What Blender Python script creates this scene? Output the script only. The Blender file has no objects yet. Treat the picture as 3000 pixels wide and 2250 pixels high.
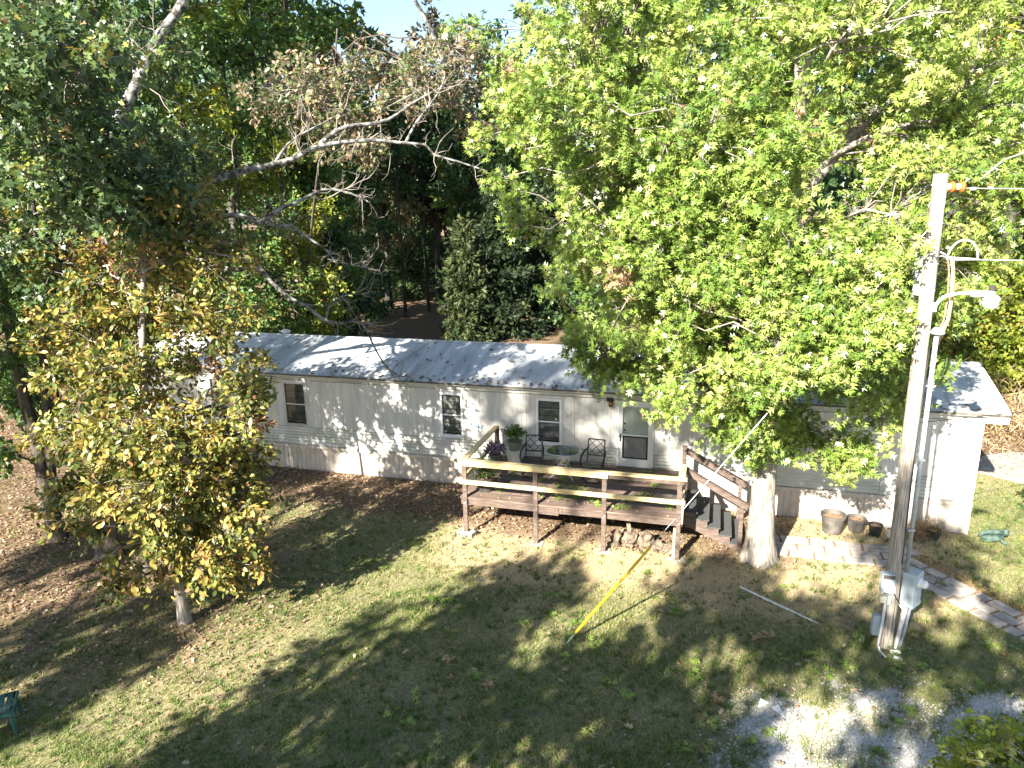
import bpy, math, random
import numpy as np
from mathutils import Vector, Matrix

R = math.radians
random.seed(4)
rng = np.random.default_rng(11)
SC = bpy.context.scene
COL = SC.collection

# ------------------------------------------------------------------ camera
CAM_H, PITCH, ROLL, FOCAL = 7.5, R(14.56), R(-0.887), 2104.05
_F = Vector((0, math.cos(PITCH), -math.sin(PITCH)))
_U0 = Vector((0, math.sin(PITCH), math.cos(PITCH)))
_R0 = Vector((1, 0, 0))
_Rt = _R0 * math.cos(ROLL) + _U0 * math.sin(ROLL)
_Up = _U0 * math.cos(ROLL) - _R0 * math.sin(ROLL)
cd = bpy.data.cameras.new('camera')
cd.sensor_width = 36
cd.lens = 36 * FOCAL / 3000
cd.clip_start = 0.05
cd.clip_end = 1500
cam = bpy.data.objects.new('camera', cd)
COL.objects.link(cam)
cam.matrix_world = Matrix(((_Rt.x, _Up.x, -_F.x, 0), (_Rt.y, _Up.y, -_F.y, 0), (_Rt.z, _Up.z, -_F.z, CAM_H), (0, 0, 0, 1)))
SC.camera = cam

# ------------------------------------------------------------------ light
SUN_AZ, SUN_EL = R(34), R(30)            # light travels towards +Y, 34 degrees to the right of it
LDIR = Vector((math.sin(SUN_AZ) * math.cos(SUN_EL), math.cos(SUN_AZ) * math.cos(SUN_EL), -math.sin(SUN_EL)))
w = bpy.data.worlds.new('World'); SC.world = w; w.use_nodes = True
nt = w.node_tree; nt.nodes.clear()
_o = nt.nodes.new('ShaderNodeOutputWorld'); _b = nt.nodes.new('ShaderNodeBackground'); _s = nt.nodes.new('ShaderNodeTexSky')
_s.sky_type = 'NISHITA'; _s.sun_disc = False; _s.sun_elevation = SUN_EL; _s.sun_rotation = math.pi + SUN_AZ
_s.air_density = 1.0; _s.dust_density = 0.6; _s.ozone_density = 1.0
_b.inputs['Strength'].default_value = 0.052
nt.links.new(_s.outputs[0], _b.inputs[0]); nt.links.new(_b.outputs[0], _o.inputs[0])
sl = bpy.data.lights.new('sun', 'SUN'); sl.energy = 5.0; sl.angle = R(0.53); sl.color = (1.0, 0.91, 0.78)
sun = bpy.data.objects.new('sun', sl); COL.objects.link(sun)
sun.rotation_euler = LDIR.to_track_quat('-Z', 'Y').to_euler(); sun.location = (-20, -30, 30)
vs = SC.view_settings
vs.view_transform = 'Standard'; vs.look = 'None'; vs.gamma = 1; vs.use_curve_mapping = False; vs.exposure = 2.45
SC.cycles.use_denoising = True; SC.cycles.denoiser = 'OPENIMAGEDENOISE'; SC.cycles.denoising_prefilter = 'NONE'; SC.cycles.use_adaptive_sampling = False
SC.cycles.max_bounces = 6; SC.cycles.diffuse_bounces = 2; SC.cycles.glossy_bounces = 3; SC.cycles.transmission_bounces = 4; SC.cycles.transparent_max_bounces = 6
SC.cycles.sample_clamp_indirect = 6

# ------------------------------------------------------------------ noise
def vnoise(x, y, seed=0):
    x = np.asarray(x, float); y = np.asarray(y, float)
    xi = np.floor(x).astype(np.int64); yi = np.floor(y).astype(np.int64)
    xf = x - xi; yf = y - yi
    xf = xf * xf * (3 - 2 * xf); yf = yf * yf * (3 - 2 * yf)
    def h(a, b):
        n = (a * 374761393 + b * 668265263 + seed * 974634777) & 0x7fffffff
        n = ((n ^ (n >> 13)) * 1274126177) & 0x7fffffff
        return ((n ^ (n >> 16)) & 0xffff) / 65535.0
    return (h(xi, yi) * (1 - xf) + h(xi + 1, yi) * xf) * (1 - yf) + (h(xi, yi + 1) * (1 - xf) + h(xi + 1, yi + 1) * xf) * yf

def fbm(x, y, seed=0, o=3):
    s = 0; a = 0.5; t = 0
    for i in range(o):
        s = s + a * vnoise(np.asarray(x) * 2 ** i, np.asarray(y) * 2 ** i, seed + i * 17); t += a; a *= 0.5
    return s / t

def sstep(a, b, x):
    t = np.clip((np.asarray(x, float) - a) / (b - a), 0, 1); return t * t * (3 - 2 * t)

# ------------------------------------------------------------------ the home's own frame: x to the right along the front wall, y back, z up
HA = R(-16.019)
HC = Vector((10.211, 14.793, 0))
HD = Vector((math.cos(HA), math.sin(HA), 0)); HN = Vector((-math.sin(HA), math.cos(HA), 0))
def hw(x, y, z=0): return HC + HD * x + HN * y + Vector((0, 0, z))
def to_house(x, y):
    dx = np.asarray(x) - HC.x; dy = np.asarray(y) - HC.y
    return dx * HD.x + dy * HD.y, dx * HN.x + dy * HN.y

def m_litter(x, y):
    hx, hy = to_house(x, y)
    a = sstep(-3.4, -1.2, hy) * sstep(-8.2, -10.8, hx) * sstep(0.5, 0, hy)
    a = np.maximum(a, 0.85 * sstep(-4.0, -8.5, np.asarray(x) + 0.25 * (np.asarray(y) - 12)) * sstep(10.0, 13.0, y))
    a = np.maximum(a, 0.5 * sstep(-1.5, -6.5, x) * sstep(8.0, 11.5, y))
    a = np.maximum(a, sstep(3.5, 5.0, hy))
    a = np.maximum(a, 0.75 * sstep(-3.3, -2.0, hy) * sstep(-11.2, -10, hx) * sstep(-2.5, -4.5, hx))
    n = fbm(np.asarray(x) * 0.9, np.asarray(y) * 0.9, 5)
    return np.clip(a * (0.55 + 0.9 * n), 0, 1)

def m_gravel(x, y):
    x = np.asarray(x, float); y = np.asarray(y, float)
    n = fbm(x * 1.1, y * 1.1, 31) - 0.5
    d1 = (x - 2.7 - 0.55 * (y - 8)) / 1.2 + n * 2.2
    d2 = (9.75 + 0.05 * (x - 5) - y) / 0.8 + n * 2.0
    near = np.clip(sstep(-0.3, 0.9, np.minimum(d1, d2)), 0, 1) * (y < 12)
    patch = sstep(0.40, 0.60, fbm(x * 1.7, y * 1.7, 77))
    return near * (0.97 - 0.55 * patch)

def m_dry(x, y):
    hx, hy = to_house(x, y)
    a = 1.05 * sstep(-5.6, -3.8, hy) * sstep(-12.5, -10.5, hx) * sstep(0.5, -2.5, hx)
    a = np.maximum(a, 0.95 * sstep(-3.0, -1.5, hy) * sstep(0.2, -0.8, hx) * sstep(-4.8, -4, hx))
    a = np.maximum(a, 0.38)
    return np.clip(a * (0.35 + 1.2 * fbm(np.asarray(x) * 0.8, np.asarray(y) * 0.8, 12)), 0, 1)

def gz(x, y):
    hx, hy = to_house(x, y)
    flat = 1 - sstep(-4.5, -3.0, hy) * sstep(6.0, 5.0, hy)
    return (fbm(np.asarray(x) * 0.35, np.asarray(y) * 0.35, 3) - 0.5) * 0.12 * flat - 0.004

# ------------------------------------------------------------------ object helpers
def tag(o, label=None, cat=None, group=None, kind=None):
    if label: o['label'] = label
    if cat: o['category'] = cat
    if group: o['group'] = group
    if kind: o['kind'] = kind
    return o

def empty(name, loc, rz=0.0, label=None, cat=None, group=None, kind=None):
    o = bpy.data.objects.new(name, None); COL.objects.link(o)
    o.location = loc; o.rotation_euler = (0, 0, rz); o.empty_display_size = 0.2
    return tag(o, label, cat, group, kind)

class MB:
    def __init__(s): s.v = []; s.f = []
    def box(s, x0, x1, y0, y1, z0, z1):
        b = len(s.v)
        s.v += [(x0, y0, z0), (x1, y0, z0), (x1, y1, z0), (x0, y1, z0), (x0, y0, z1), (x1, y0, z1), (x1, y1, z1), (x0, y1, z1)]
        s.f += [tuple(b + i for i in q) for q in ((3, 2, 1, 0), (4, 5, 6, 7), (0, 1, 5, 4), (1, 2, 6, 5), (2, 3, 7, 6), (3, 0, 4, 7))]
        return s
    def bar(s, p, q, wd, ht, up=(0, 0, 1)):
        p = Vector(p); q = Vector(q); d = (q - p).normalized(); u = Vector(up)
        sd = d.cross(u)
        if sd.length < 1e-4: sd = d.cross(Vector((0, 1, 0)))
        sd.normalize(); u = sd.cross(d).normalized()
        b = len(s.v)
        for c in (p, q):
            for a, e in ((-1, -1), (1, -1), (1, 1), (-1, 1)): s.v.append(tuple(c + sd * (a * wd / 2) + u * (e * ht / 2)))
        s.f += [tuple(b + i for i in f) for f in ((0, 1, 2, 3), (7, 6, 5, 4), (0, 4, 5, 1), (1, 5, 6, 2), (2, 6, 7, 3), (3, 7, 4, 0))]
        return s
    def tube(s, pts, rad, n=8, cap=True):
        pts = [Vector(p) for p in pts]; k = len(pts)
        if not hasattr(rad, '__len__'): rad = [rad] * k
        b = len(s.v); ref = None
        for i, p in enumerate(pts):
            d = (pts[min(i + 1, k - 1)] - pts[max(i - 1, 0)]).normalized()
            if ref is None:
                ref = Vector((0, 0, 1)) if abs(d.z) < 0.9 else Vector((1, 0, 0))
            sd = d.cross(ref).normalized(); up = sd.cross(d); ref = up
            for j in range(n):
                a = 2 * math.pi * j / n
                s.v.append(tuple(p + (sd * math.cos(a) + up * math.sin(a)) * rad[i]))
        for i in range(k - 1):
            for j in range(n):
                a = b + i * n + j; c = b + i * n + (j + 1) % n
                s.f.append((a, c, c + n, a + n))
        if cap:
            s.f.append(tuple(b + j for j in range(n))[::-1]); s.f.append(tuple(b + (k - 1) * n + j for j in range(n)))
        return s
    def lathe(s, prof, n=16, c=(0, 0, 0), wob=0.0):
        b = len(s.v); c = Vector(c)
        for i, (r_, z) in enumerate(prof):
            for j in range(n):
                a = 2 * math.pi * j / n; k = 1 + wob * math.sin(a * 2 + i) 
                s.v.append((c.x + r_ * k * math.cos(a), c.y + r_ * k * math.sin(a), c.z + z))
        for i in range(len(prof) - 1):
            for j in range(n):
                a = b + i * n + j; e = b + i * n + (j + 1) % n
                s.f.append((a, e, e + n, a + n))
        s.f.append(tuple(b + j for j in range(n))[::-1]); s.f.append(tuple(b + (len(prof) - 1) * n + j for j in range(n)))
        return s
    def prism(s, poly, y0, y1):          # polygon in x,z pushed along y
        b = len(s.v); n = len(poly)
        for y in (y0, y1): s.v += [(x, y, z) for x, z in poly]
        s.f.append(tuple(b + i for i in range(n))); s.f.append(tuple(b + n + i for i in range(n))[::-1])
        for i in range(n):
            j = (i + 1) % n; s.f.append((b + j, b + i, b + n + i, b + n + j))
        return s
    def slab(s, poly, z0, z1):           # polygon in x,y pushed up
        b = len(s.v); n = len(poly)
        for z in (z0, z1): s.v += [(x, y, z) for x, y in poly]
        s.f.append(tuple(b + i for i in range(n))[::-1]); s.f.append(tuple(b + n + i for i in range(n)))
        for i in range(n):
            j = (i + 1) % n; s.f.append((b + i, b + j, b + n + j, b + n + i))
        return s
    def build(s, name, m, parent=None, smooth=False, bevel=0.0):
        me = bpy.data.meshes.new(name); me.from_pydata(s.v, [], s.f); me.update()
        me.materials.append(m)
        if smooth: me.shade_smooth()
        o = bpy.data.objects.new(name, me); COL.objects.link(o)
        if parent is not None: o.parent = parent
        if bevel:
            md = o.modifiers.new('bevel', 'BEVEL'); md.width = bevel; md.segments = 2; md.limit_method = 'ANGLE'
        return o

def np_mesh(name, V, F, m, parent=None, tint=None, smooth=False):
    """V (n,3), F (k,3) or (k,4) int array -> object; tint per face"""
    me = bpy.data.meshes.new(name)
    V = np.ascontiguousarray(V, np.float32); F = np.ascontiguousarray(F, np.int32); k, c = F.shape
    me.vertices.add(len(V)); me.vertices.foreach_set('co', V.ravel())
    me.loops.add(k * c); me.loops.foreach_set('vertex_index', F.ravel())
    me.polygons.add(k); me.polygons.foreach_set('loop_start', np.arange(0, k * c, c, dtype=np.int32))
    try: me.polygons.foreach_set('loop_total', np.full(k, c, np.int32))
    except Exception: pass
    if smooth: me.polygons.foreach_set('use_smooth', np.ones(k, bool))
    if tint is not None:
        a = me.attributes.new('tint', 'FLOAT', 'FACE'); a.data.foreach_set('value', np.ascontiguousarray(tint, np.float32))
    me.update(calc_edges=True)
    if isinstance(m, (list, tuple)):
        for q in m: me.materials.append(q)
    else: me.materials.append(m)
    o = bpy.data.objects.new(name, me); COL.objects.link(o)
    if parent is not None: o.parent = parent
    return o

# ------------------------------------------------------------------ materials
def newmat(name):
    m = bpy.data.materials.new(name); m.use_nodes = True
    n = m.node_tree.nodes; n.clear()
    out = n.new('ShaderNodeOutputMaterial'); p = n.new('ShaderNodeBsdfPrincipled')
    m.node_tree.links.new(p.outputs[0], out.inputs[0])
    return m, n, m.node_tree.links, p, out

def ramp(n, stops):
    r_ = n.new('ShaderNodeValToRGB'); e = r_.color_ramp.elements
    while len(e) < len(stops): e.new(0.5)
    for i, (p, c) in enumerate(stops):
        e[i].position = p; e[i].color = (c[0], c[1], c[2], 1)
    return r_

def surf(name, c1, c2, scale=8.0, rough=0.7, metal=0.0, bump=0.15, stretch=(1, 1, 1), detail=6, spec=0.3, lo=0.35, hi=0.65):
    m, n, L, p, out = newmat(name)
    tc = n.new('ShaderNodeTexCoord'); mp = n.new('ShaderNodeMapping'); mp.inputs['Scale'].default_value = stretch
    L.new(tc.outputs['Object'], mp.inputs[0])
    nz = n.new('ShaderNodeTexNoise'); nz.inputs['Scale'].default_value = scale; nz.inputs['Detail'].default_value = detail
    L.new(mp.outputs[0], nz.inputs['Vector'])
    rp = ramp(n, [(lo, c1), (hi, c2)]); L.new(nz.outputs[0], rp.inputs[0]); L.new(rp.outputs[0], p.inputs['Base Color'])
    p.inputs['Roughness'].default_value = rough; p.inputs['Metallic'].default_value = metal; p.inputs['Specular IOR Level'].default_value = spec
    if bump:
        bp = n.new('ShaderNodeBump'); bp.inputs['Strength'].default_value = bump; bp.inputs['Distance'].default_value = 0.02
        L.new(nz.outputs[0], bp.inputs['Height']); L.new(bp.outputs[0], p.inputs['Normal'])
    return m

def leafmat(name, stops, trans=0.35, rough=0.42, spec=0.5):
    m, n, L, p, out = newmat(name)
    at = n.new('ShaderNodeAttribute'); at.attribute_name = 'tint'
    rp = ramp(n, stops); L.new(at.outputs['Fac'], rp.inputs[0]); L.new(rp.outputs[0], p.inputs['Base Color'])
    p.inputs['Roughness'].default_value = rough; p.inputs['Specular IOR Level'].default_value = spec
    tr = n.new('ShaderNodeBsdfTranslucent')
    hs = n.new('ShaderNodeHueSaturation'); hs.inputs['Value'].default_value = 1.5; hs.inputs['Saturation'].default_value = 1.1; hs.inputs['Hue'].default_value = 0.485
    L.new(rp.outputs[0], hs.inputs['Color']); L.new(hs.outputs[0], tr.inputs[0])
    mx = n.new('ShaderNodeMixShader'); mx.inputs[0].default_value = trans
    L.new(p.outputs[0], mx.inputs[1]); L.new(tr.outputs[0], mx.inputs[2]); L.new(mx.outputs[0], out.inputs[0])
    return m

def grime(m, col, scale, stretch, lo, hi, amt):
    n = m.node_tree.nodes; L = m.node_tree.links; p = [q for q in n if q.type == 'BSDF_PRINCIPLED'][0]
    src = p.inputs['Base Color'].links[0].from_socket
    tc = n.new('ShaderNodeTexCoord'); mp = n.new('ShaderNodeMapping'); mp.inputs['Scale'].default_value = stretch; L.new(tc.outputs['Object'], mp.inputs[0])
    z = n.new('ShaderNodeTexNoise'); z.inputs['Scale'].default_value = scale; z.inputs['Detail'].default_value = 9; z.inputs['Roughness'].default_value = 0.65; L.new(mp.outputs[0], z.inputs['Vector'])
    r_ = n.new('ShaderNodeMapRange'); r_.inputs[1].default_value = lo; r_.inputs[2].default_value = hi; r_.inputs[4].default_value = amt; L.new(z.outputs[0], r_.inputs[0])
    x = n.new('ShaderNodeMix'); x.data_type = 'RGBA'; x.inputs[7].default_value = (*col, 1); L.new(r_.outputs[0], x.inputs[0]); L.new(src, x.inputs[6]); L.new(x.outputs[2], p.inputs['Base Color'])
M = {}
M['siding'] = surf('siding_aluminium', (0.47, 0.465, 0.45), (0.60, 0.595, 0.57), 1.6, 0.5, 0, 0.03, (3.0, 1, 0.35))
M['lap'] = surf('lap_aluminium', (0.38, 0.39, 0.36), (0.54, 0.54, 0.51), 1.4, 0.5, 0, 0.03, (0.8, 1, 1.2))
M['skirt'] = surf('skirting_vinyl', (0.42, 0.37, 0.325), (0.52, 0.465, 0.41), 2.2, 0.6, 0, 0.04, (2, 1, 0.6))
M['trimline'] = surf('trim_rail', (0.20, 0.19, 0.17), (0.34, 0.32, 0.28), 5, 0.6, 0, 0.05)
M['roof'] = surf('roof_metal', (0.30, 0.33, 0.36), (0.52, 0.55, 0.58), 1.3, 0.45, 0, 0.05, (2.5, 0.35, 1), spec=0.5)
M['drip'] = surf('drip_rail', (0.05, 0.045, 0.035), (0.16, 0.14, 0.11), 7, 0.7, 0, 0.1)
M['whiteframe'] = surf('white_frame', (0.66, 0.68, 0.70), (0.74, 0.75, 0.76), 5, 0.4, 0, 0.02)
M['alu'] = surf('mill_aluminium', (0.42, 0.43, 0.43), (0.55, 0.56, 0.56), 6, 0.35, 0.7, 0.02)
M['slat'] = surf('blind_slat', (0.34, 0.33, 0.31), (0.42, 0.41, 0.39), 6, 0.5, 0, 0.0)
M['dark'] = surf('interior_shade', (0.012, 0.012, 0.013), (0.02, 0.02, 0.02), 3, 0.9, 0, 0)  # near-black colour stands in for the shade inside the home
M['door'] = surf('door_paint', (0.62, 0.63, 0.63), (0.70, 0.71, 0.71), 3, 0.4, 0, 0.02)
M['screen'] = surf('door_screen', (0.13, 0.14, 0.14), (0.20, 0.21, 0.21), 3, 0.35, 0, 0.0, spec=0.6)
M['blackiron'] = surf('black_iron', (0.016, 0.017, 0.019), (0.035, 0.036, 0.038), 14, 0.45, 0.3, 0.05)
M['deckboard'] = surf('deck_stain', (0.085, 0.06, 0.048), (0.18, 0.135, 0.11), 5, 0.75, 0, 0.25, (0.5, 7, 3))
M['deckframe'] = surf('deck_frame_stain', (0.068, 0.049, 0.041), (0.118, 0.089, 0.075), 5, 0.75, 0, 0.2, (1, 1, 4))
M['fresh'] = surf('fresh_pine', (0.48, 0.36, 0.17), (0.64, 0.52, 0.29), 6, 0.6, 0, 0.1, (0.5, 5, 5))
M['tread'] = surf('rubber_tread', (0.035, 0.04, 0.042), (0.075, 0.08, 0.08), 12, 0.8, 0, 0.3, (1, 8, 1))
M['concrete'] = surf('concrete', (0.19, 0.17, 0.145), (0.38, 0.35, 0.31), 9, 0.85, 0, 0.3)
M['paver'] = surf('paver_stone', (0.23, 0.21, 0.19), (0.42, 0.38, 0.345), 4.5, 0.85, 0, 0.4)
M['limestone'] = surf('rock', (0.08, 0.062, 0.046), (0.21, 0.17, 0.13), 5, 0.9, 0, 0.7)
M['stump'] = surf('weathered_stump', (0.065, 0.05, 0.037), (0.19, 0.15, 0.11), 4, 0.9, 0, 0.8, (3, 3, 0.8))
M['bark'] = surf('oak_bark', (0.15, 0.13, 0.11), (0.36, 0.325, 0.285), 9, 0.9, 0, 1.0, (2.2, 2.2, 0.45))
M['darkbark'] = surf('dark_bark', (0.035, 0.03, 0.026), (0.10, 0.085, 0.07), 10, 0.9, 0, 1.0, (2.2, 2.2, 0.4))
M['lichenbark'] = surf('lichen_bark', (0.045, 0.042, 0.04), (0.27, 0.28, 0.265), 7, 0.9, 0, 0.8, lo=0.42, hi=0.62)
M['oaktrunk'] = surf('grey_oak_bark', (0.035, 0.032, 0.03), (0.19, 0.18, 0.165), 9, 0.9, 0, 1.0, (2.2, 2.2, 0.5))
M['twig'] = surf('twig_bark', (0.13, 0.115, 0.10), (0.28, 0.255, 0.23), 4, 0.85, 0, 0)
M['bgbark'] = surf('woodland_bark', (0.022, 0.02, 0.018), (0.075, 0.068, 0.06), 5, 0.9, 0, 0.5, (2, 2, 0.5))
M['pole'] = surf('pole_wood', (0.11, 0.09, 0.075), (0.42, 0.38, 0.33), 9, 0.85, 0, 0.9, (7, 7, 0.22), lo=0.3, hi=0.6)
M['galv'] = surf('galvanised_steel', (0.34, 0.37, 0.40), (0.46, 0.49, 0.52), 6, 0.45, 0.25, 0.03)
M['boxpaint'] = surf('meter_box_paint', (0.30, 0.355, 0.40), (0.38, 0.44, 0.48), 4, 0.45, 0, 0.03)
M['pvc'] = surf('pale_conduit', (0.52, 0.53, 0.53), (0.66, 0.66, 0.65), 6, 0.5, 0, 0.03)
M['lamphead'] = surf('lamp_housing', (0.55, 0.57, 0.59), (0.65, 0.66, 0.67), 6, 0.4, 0.2, 0.02)
M['lens'] = surf('lamp_lens', (0.72, 0.73, 0.70), (0.80, 0.80, 0.77), 9, 0.25, 0, 0.02, spec=0.6)
M['orange'] = surf('orange_insulator', (0.62, 0.10, 0.015), (0.72, 0.15, 0.03), 6, 0.35, 0, 0)
M['cream'] = surf('cream_insulator', (0.62, 0.56, 0.44), (0.70, 0.65, 0.52), 6, 0.4, 0, 0)
M['wire'] = surf('bare_wire', (0.40, 0.41, 0.42), (0.5, 0.51, 0.52), 6, 0.4, 0.6, 0)
M['cable'] = surf('black_cable', (0.02, 0.02, 0.021), (0.04, 0.04, 0.041), 6, 0.6, 0, 0)
M['copper'] = surf('russet_cable', (0.36, 0.16, 0.09), (0.46, 0.24, 0.15), 6, 0.5, 0, 0)
M['yellow'] = surf('yellow_guard', (0.55, 0.33, 0.008), (0.68, 0.44, 0.015), 9, 0.4, 0, 0.02)
M['blackpot'] = surf('black_plastic', (0.018, 0.018, 0.019), (0.06, 0.055, 0.05), 5, 0.5, 0, 0.05)
M['greypot'] = surf('dusty_pot', (0.045, 0.042, 0.038), (0.12, 0.11, 0.10), 5, 0.6, 0, 0.05)
M['greenpot'] = surf('green_pot', (0.10, 0.135, 0.09), (0.17, 0.20, 0.14), 5, 0.5, 0, 0.05)
M['whitepot'] = surf('white_pot', (0.55, 0.53, 0.48), (0.66, 0.64, 0.59), 5, 0.5, 0, 0.03)
M['soil'] = surf('potting_soil', (0.10, 0.06, 0.035), (0.36, 0.24, 0.13), 20, 0.95, 0, 0.6)
M['verdigris'] = surf('verdigris', (0.018, 0.042, 0.036), (0.075, 0.115, 0.095), 9, 0.7, 0, 0.5)
M['teal'] = surf('teal_plastic', (0.012, 0.055, 0.052), (0.045, 0.13, 0.12), 6, 0.4, 0, 0.03)
M['whitepaint'] = surf('white_paint', (0.6, 0.6, 0.58), (0.74, 0.74, 0.72), 9, 0.6, 0, 0.1)
M['blueorn'] = surf('blue_ornament', (0.10, 0.22, 0.36), (0.45, 0.55, 0.62), 12, 0.5, 0, 0)
M['brass'] = surf('aged_brass', (0.10, 0.06, 0.02), (0.25, 0.15, 0.05), 6, 0.4, 0.6, 0)
M['drygrass'] = surf('straw', (0.20, 0.13, 0.07), (0.40, 0.30, 0.17), 15, 0.95, 0, 0.6)
grime(M['siding'], (0.25, 0.24, 0.22), 2.0, (4, 1, 0.18), 0.54, 0.74, 0.45)
grime(M['lap'], (0.20, 0.23, 0.10), 1.1, (0.7, 1, 1.5), 0.54, 0.74, 0.7)
grime(M['skirt'], (0.20, 0.16, 0.12), 2.5, (2.0, 1, 0.5), 0.50, 0.75, 0.6)
grime(M['roof'], (0.16, 0.17, 0.19), 1.6, (3.0, 0.25, 1), 0.50, 0.70, 0.6)
grime(M['deckframe'], (0.17, 0.135, 0.115), 9, (1, 1, 3), 0.52, 0.7, 0.7)
grime(M['fresh'], (0.34, 0.22, 0.09), 7, (0.8, 4, 4), 0.60, 0.70, 0.6)
grime(M['pole'], (0.05, 0.042, 0.036), 5, (6, 6, 0.12), 0.56, 0.66, 0.7)
# clear panes: mostly see-through, with a fresnel mirror on top
def glassmat(name, tintc, ior=1.45, body=0.0):
    m, n, L, p, out = newmat(name)
    tr = n.new('ShaderNodeBsdfTransparent'); tr.inputs[0].default_value = (*tintc, 1)
    gl = n.new('ShaderNodeBsdfGlossy'); gl.inputs['Roughness'].default_value = 0.03
    fr = n.new('ShaderNodeFresnel'); fr.inputs[0].default_value = ior
    mx = n.new('ShaderNodeMixShader'); L.new(fr.outputs[0], mx.inputs[0]); L.new(tr.outputs[0], mx.inputs[1]); L.new(gl.outputs[0], mx.inputs[2])
    if body:
        df = n.new('ShaderNodeBsdfDiffuse'); df.inputs[0].default_value = (0.35, 0.42, 0.38, 1)
        m2 = n.new('ShaderNodeMixShader'); m2.inputs[0].default_value = body; L.new(mx.outputs[0], m2.inputs[1]); L.new(df.outputs[0], m2.inputs[2]); L.new(m2.outputs[0], out.inputs[0])
    else: L.new(mx.outputs[0], out.inputs[0])
    return m
M['pane'] = glassmat('window_pane', (0.86, 0.89, 0.88))
M['tableglass'] = glassmat('pebbled_glass', (0.80, 0.87, 0.83), 1.5, 0.18)

LF = {}
LF['pinoak'] = leafmat('pin_oak_leaf', [(0.0, (0.07, 0.135, 0.028)), (0.45, (0.16, 0.25, 0.045)), (0.85, (0.26, 0.335, 0.075)), (0.985, (0.34, 0.345, 0.13)), (1.0, (0.38, 0.25, 0.15))], 0.24, 0.34, 0.6)
LF['oak'] = leafmat('white_oak_leaf', [(0.0, (0.030, 0.062, 0.026)), (0.6, (0.075, 0.125, 0.042)), (0.88, (0.14, 0.19, 0.05)), (0.96, (0.30, 0.24, 0.05)), (1.0, (0.30, 0.17, 0.08))], 0.22, 0.38, 0.55)
LF['hickory'] = leafmat('hickory_leaf', [(0.0, (0.055, 0.085, 0.020)), (0.3, (0.14, 0.155, 0.032)), (0.65, (0.27, 0.24, 0.055)), (0.9, (0.37, 0.265, 0.075)), (1.0, (0.32, 0.17, 0.09))], 0.26, 0.42, 0.45)
LF['bronze'] = leafmat('bronze_oak_leaf', [(0.0, (0.06, 0.10, 0.035)), (0.48, (0.14, 0.165, 0.07)), (0.62, (0.27, 0.22, 0.14)), (0.88, (0.38, 0.29, 0.21)), (1.0, (0.38, 0.22, 0.12))], 0.3, 0.45, 0.4)
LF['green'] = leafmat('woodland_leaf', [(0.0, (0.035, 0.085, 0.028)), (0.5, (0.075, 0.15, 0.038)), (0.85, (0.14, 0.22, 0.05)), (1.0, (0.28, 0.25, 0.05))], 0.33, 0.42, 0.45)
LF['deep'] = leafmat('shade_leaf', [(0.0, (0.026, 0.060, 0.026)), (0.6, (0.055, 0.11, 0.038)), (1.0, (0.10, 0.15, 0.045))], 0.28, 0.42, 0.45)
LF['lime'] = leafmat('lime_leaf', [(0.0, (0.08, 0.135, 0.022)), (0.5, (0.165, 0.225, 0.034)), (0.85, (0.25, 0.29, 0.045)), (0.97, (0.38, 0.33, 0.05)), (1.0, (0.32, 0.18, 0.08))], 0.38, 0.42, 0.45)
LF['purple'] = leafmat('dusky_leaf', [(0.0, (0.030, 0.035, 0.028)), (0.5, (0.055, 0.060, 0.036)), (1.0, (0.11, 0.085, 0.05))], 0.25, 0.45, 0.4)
LF['cedar'] = leafmat('cedar_spray', [(0.0, (0.009, 0.02, 0.009)), (0.6, (0.022, 0.04, 0.013)), (1.0, (0.07, 0.085, 0.03))], 0.15, 0.6, 0.3)
LF['grass'] = leafmat('grass_blade', [(0.0, (0.055, 0.11, 0.022)), (0.4, (0.125, 0.18, 0.04)), (0.62, (0.25, 0.25, 0.085)), (0.8, (0.40, 0.335, 0.17)), (1.0, (0.52, 0.43, 0.26))], 0.25, 0.55, 0.3)
LF['litter'] = leafmat('leaf_litter', [(0.0, (0.075, 0.05, 0.034)), (0.4, (0.175, 0.115, 0.075)), (0.7, (0.31, 0.235, 0.16)), (0.95, (0.44, 0.32, 0.22)), (1.0, (0.38, 0.19, 0.09))], 0.12, 0.6, 0.3)
LF['purpleplant'] = leafmat('purple_leaf', [(0.0, (0.07, 0.02, 0.04)), (0.5, (0.16, 0.09, 0.15)), (1.0, (0.42, 0.36, 0.46))], 0.2, 0.5, 0.4)
LF['stone'] = leafmat('gravel_stone', [(0.0, (0.24, 0.235, 0.23)), (0.6, (0.46, 0.45, 0.435)), (0.92, (0.64, 0.63, 0.61)), (1.0, (0.30, 0.14, 0.10))], 0.0, 0.8, 0.2)
LF['brushwood'] = leafmat('dry_brush', [(0.0, (0.14, 0.10, 0.055)), (0.6, (0.32, 0.23, 0.13)), (1.0, (0.42, 0.33, 0.20))], 0.15, 0.7, 0.2)

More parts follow.
